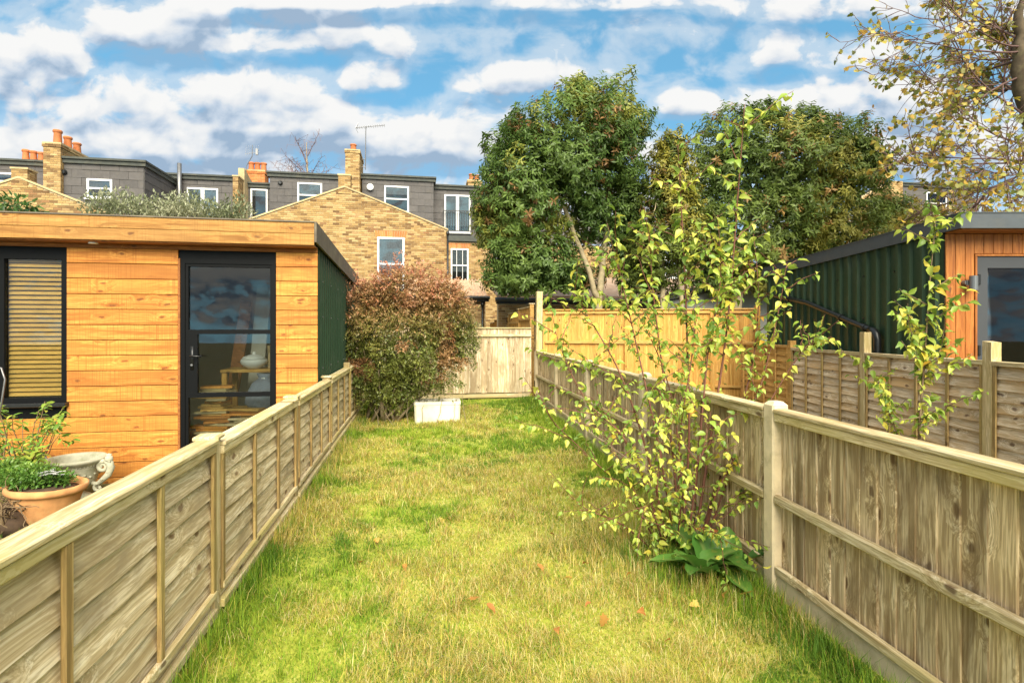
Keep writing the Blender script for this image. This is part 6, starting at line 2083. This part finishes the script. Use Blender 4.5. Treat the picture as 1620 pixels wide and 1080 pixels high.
# ------------------------------------------------------------------ grass and fallen leaves
def grass():
    rs = np.random.RandomState(5)
    Bs, As, Ws = [], [], []
    for (a0, a1, dens) in ((1.2, 2.6, 20000), (2.6, 4.2, 14000), (4.2, 6.5, 7500), (6.5, 9.2, 4000), (9.2, 12.15, 2300)):
        wid = right_b((a0 + a1) / 2) - BL - .06
        n = int(dens * (a1 - a0) * wid)
        a = rs.uniform(a0, a1, n); b = BL + .055 + rs.rand(n) * (right_b(a) - BL - .10)
        As.append(a); Bs.append(b); Ws.append(np.full(n, 1.0 + .24 * max(0, (a0 + a1) / 2 - 2.5)))
    # longer fringe along both boundaries and round the shrub
    for (side, n) in ((0, 9000), (1, 15000)):
        a = rs.uniform(1.2, 11.8, n) ** 1.0; off = np.abs(rs.normal(size=n)) * (.07 if side == 0 else .13) + .04
        b = BL + off + .04 if side == 0 else right_b(a) - off - .05
        As.append(a); Bs.append(b); Ws.append(np.full(n, -1.0))
    cs = gp(0, 0)
    sb, sa = so_.x * CT + so_.y * ST, -so_.x * ST + so_.y * CT
    n = 9000
    As.append(sa - .25 + rs.normal(size=n) * .38); Bs.append(sb + .10 + rs.normal(size=n) * .38); Ws.append(np.full(n, -2.0))
    # loose tufts standing out of the sward
    nt_ = 1500
    ta = rs.uniform(1.3, 11.5, nt_) ** 1.0; tb_ = BL + .1 + rs.rand(nt_) * (right_b(ta) - BL - .2)
    tn = 26
    As.append((ta[:, None] + rs.normal(size=(nt_, tn)) * .022).ravel()); Bs.append((tb_[:, None] + rs.normal(size=(nt_, tn)) * .022).ravel()); Ws.append(np.full(nt_ * tn, -3.0))
    a = np.concatenate(As); b = np.concatenate(Bs); w = np.concatenate(Ws)
    ok = (b > BL + .05) & (b < right_b(a) - .045)
    a, b, w = a[ok], b[ok], w[ok]
    n = len(a)
    p = np.c_[b, a]
    # world check: keep what the photograph could see
    X, Y = b * CT - a * ST, b * ST + a * CT
    vis = (np.abs(X) < Y * 1.02 + .1) & (Y > 1.25)
    a, b, w, p = a[vis], b[vis], w[vis], p[vis]
    n = len(a)
    fringe = w < 0
    dry = .55 * vnoise(p, 1.1, 1) + .30 * vnoise(p, 3.3, 2) + .15 * vnoise(p, 9, 3)
    edge = np.minimum(np.abs(b - BL), np.abs(right_b(a) - b))
    dry = dry + .10 - .22 * np.clip(1 - (edge - .1) / .5, 0, 1) * (b > .6) - .10 * np.clip((a - 8.5) / 3, 0, 1)
    dry = np.where(w == -2, dry - .22, dry)
    pd = np.clip((dry - .48) / .24, 0.05, .62)
    is_dry = rs.rand(n) < pd
    tuft = vnoise(p, 4.5, 7)
    L = rs.uniform(.026, .072, n) * (.42 + 1.4 * tuft ** 2)
    L = np.where(fringe, rs.uniform(.06, .17, n), L)
    L = np.where(w == -3, rs.uniform(.05, .13, n), L)
    L = np.where(is_dry & ~fringe, L * 1.15, L)
    th = 2 * np.pi * (vnoise(p, 2.1, 11) * 1.6 + rs.normal(size=n) * .30)
    lean = np.where(is_dry, rs.uniform(.95, 1.5, n), rs.uniform(.5, 1.4, n))
    lean = np.where(fringe, rs.uniform(.1, .9, n), lean)
    loose = w == -3
    th = np.where(loose, rs.uniform(0, 6.283, n), th); lean = np.where(loose, rs.uniform(.3, 1.35, n), lean)
    wid = np.where(is_dry, .0016, .0026) * np.abs(np.where(fringe, 1.2, w)) * rs.uniform(.7, 1.4, n)
    wid = np.where(fringe, .0026 * (1 + .12 * a), wid)
    z0 = lawn_z(b, a) - .004
    dirx, diry = np.cos(th), np.sin(th)
    side = np.c_[-diry, dirx, np.zeros(n)]
    base = np.c_[b, a, z0]
    l1, l2 = lean * .55, np.minimum(lean * 1.25, 1.62)
    mid = base + (L * .5)[:, None] * np.c_[np.sin(l1) * dirx, np.sin(l1) * diry, np.cos(l1)]
    tip = mid + (L * .5)[:, None] * np.c_[np.sin(l2) * dirx, np.sin(l2) * diry, np.cos(l2)]
    # dry blades lie on top of the sward
    hgt = np.where(is_dry & ~fringe, rs.uniform(.004, .034, n), 0)
    base[:, 2] += hgt; mid[:, 2] += hgt; tip[:, 2] += hgt
    hw = (wid / 2)[:, None] * side
    V = np.stack([base - hw, base + hw, mid - hw * .85, mid + hw * .85, tip], 1).reshape(-1, 3)
    T = (np.array([(0, 1, 3), (0, 3, 2), (2, 3, 4)])[None] + (np.arange(n) * 5)[:, None, None]).reshape(-1, 3)
    gpal = np.array([(.11, .22, .022), (.22, .36, .03), (.35, .46, .042), (.50, .55, .07)])
    dpal = np.array([(.70, .56, .20), (.62, .46, .12), (.78, .68, .32), (.44, .28, .09), (.60, .54, .09)])
    gi_ = np.clip((vnoise(p, 1.7, 15) * 2.6 + rs.normal(size=n) * .8), 0, 3).astype(int)
    gi_ = np.where(fringe, np.minimum(gi_, 2), gi_)
    col = np.where(is_dry[:, None], dpal[rs.randint(0, 5, n)], gpal[gi_]) * rs.uniform(.8, 1.2, (n, 1))
    o = np_mesh('grass', V, T, M['grass'], np.repeat(col, 5, 0))
    o.rotation_euler[2] = TH
    tag(o, 'matted green and straw coloured lawn grass', 'grass', kind='stuff')
    print('blades', n)
    # rough grass of the next garden, by the pots
    n = 5000
    x = rs.uniform(-6.2, -2.6, n); y = rs.uniform(2.8, 5.4, n)
    keep = (x * CT + y * ST) < BL - .1
    x, y = x[keep], y[keep]; n = len(x)
    L = rs.uniform(.05, .13, n); th = rs.uniform(0, 6.28, n); lean = rs.uniform(.1, .9, n)
    base = np.c_[x, y, np.full(n, -.132)]
    tip = base + L[:, None] * np.c_[np.sin(lean) * np.cos(th), np.sin(lean) * np.sin(th), np.cos(lean)]
    sd = .0035 * np.c_[-np.sin(th), np.cos(th), np.zeros(n)]
    V = np.stack([base - sd, base + sd, tip], 1).reshape(-1, 3)
    T = np.arange(n * 3).reshape(-1, 3)
    col = np.array([(.10, .22, .03), (.20, .33, .04), (.30, .38, .06)])[rs.randint(0, 3, n)]
    tag(np_mesh('rough_grass', V, T, M['grass'], np.repeat(col, 3, 0)), 'rough green grass round the pots next door', 'grass', kind='stuff')
grass()

rs = np.random.RandomState(101)
lms = leaf_meshes(M['deadleaf'], 4, 9, HEART) + leaf_meshes(M['deadleaf'], 2, 10, MAPLE)
spots = [(930, 905), (1080, 845), (935, 968), (640, 905), (745, 873), (1190, 915), (770, 970), (850, 905), (905, 930), (1105, 970), (960, 990), (1020, 985), (1150, 950), (700, 830), (800, 800), (575, 900), (1130, 905), (1000, 920), (1180, 955), (600, 868), (745, 965), (870, 855), (880, 1010), (1060, 1030), (990, 850), (1215, 985), (1090, 915)]
for px, py in spots:
    d = EYE * F / (py - HOR)
    p = at(px, py, d); p.z = .058
    o = bpy.data.objects.new('fallen_leaf', lms[rs.randint(len(lms))]); COL.objects.link(o)
    o.location = p; s = rs.uniform(.045, .075); o.scale = (s, s, s)
    o.rotation_euler = (rs.normal() * .35, rs.normal() * .35, rs.uniform(0, 6.28))
    tag(o, 'curled orange brown fallen leaf on the lawn', 'fallen leaf', 'fallen leaves scattered on the lawn')
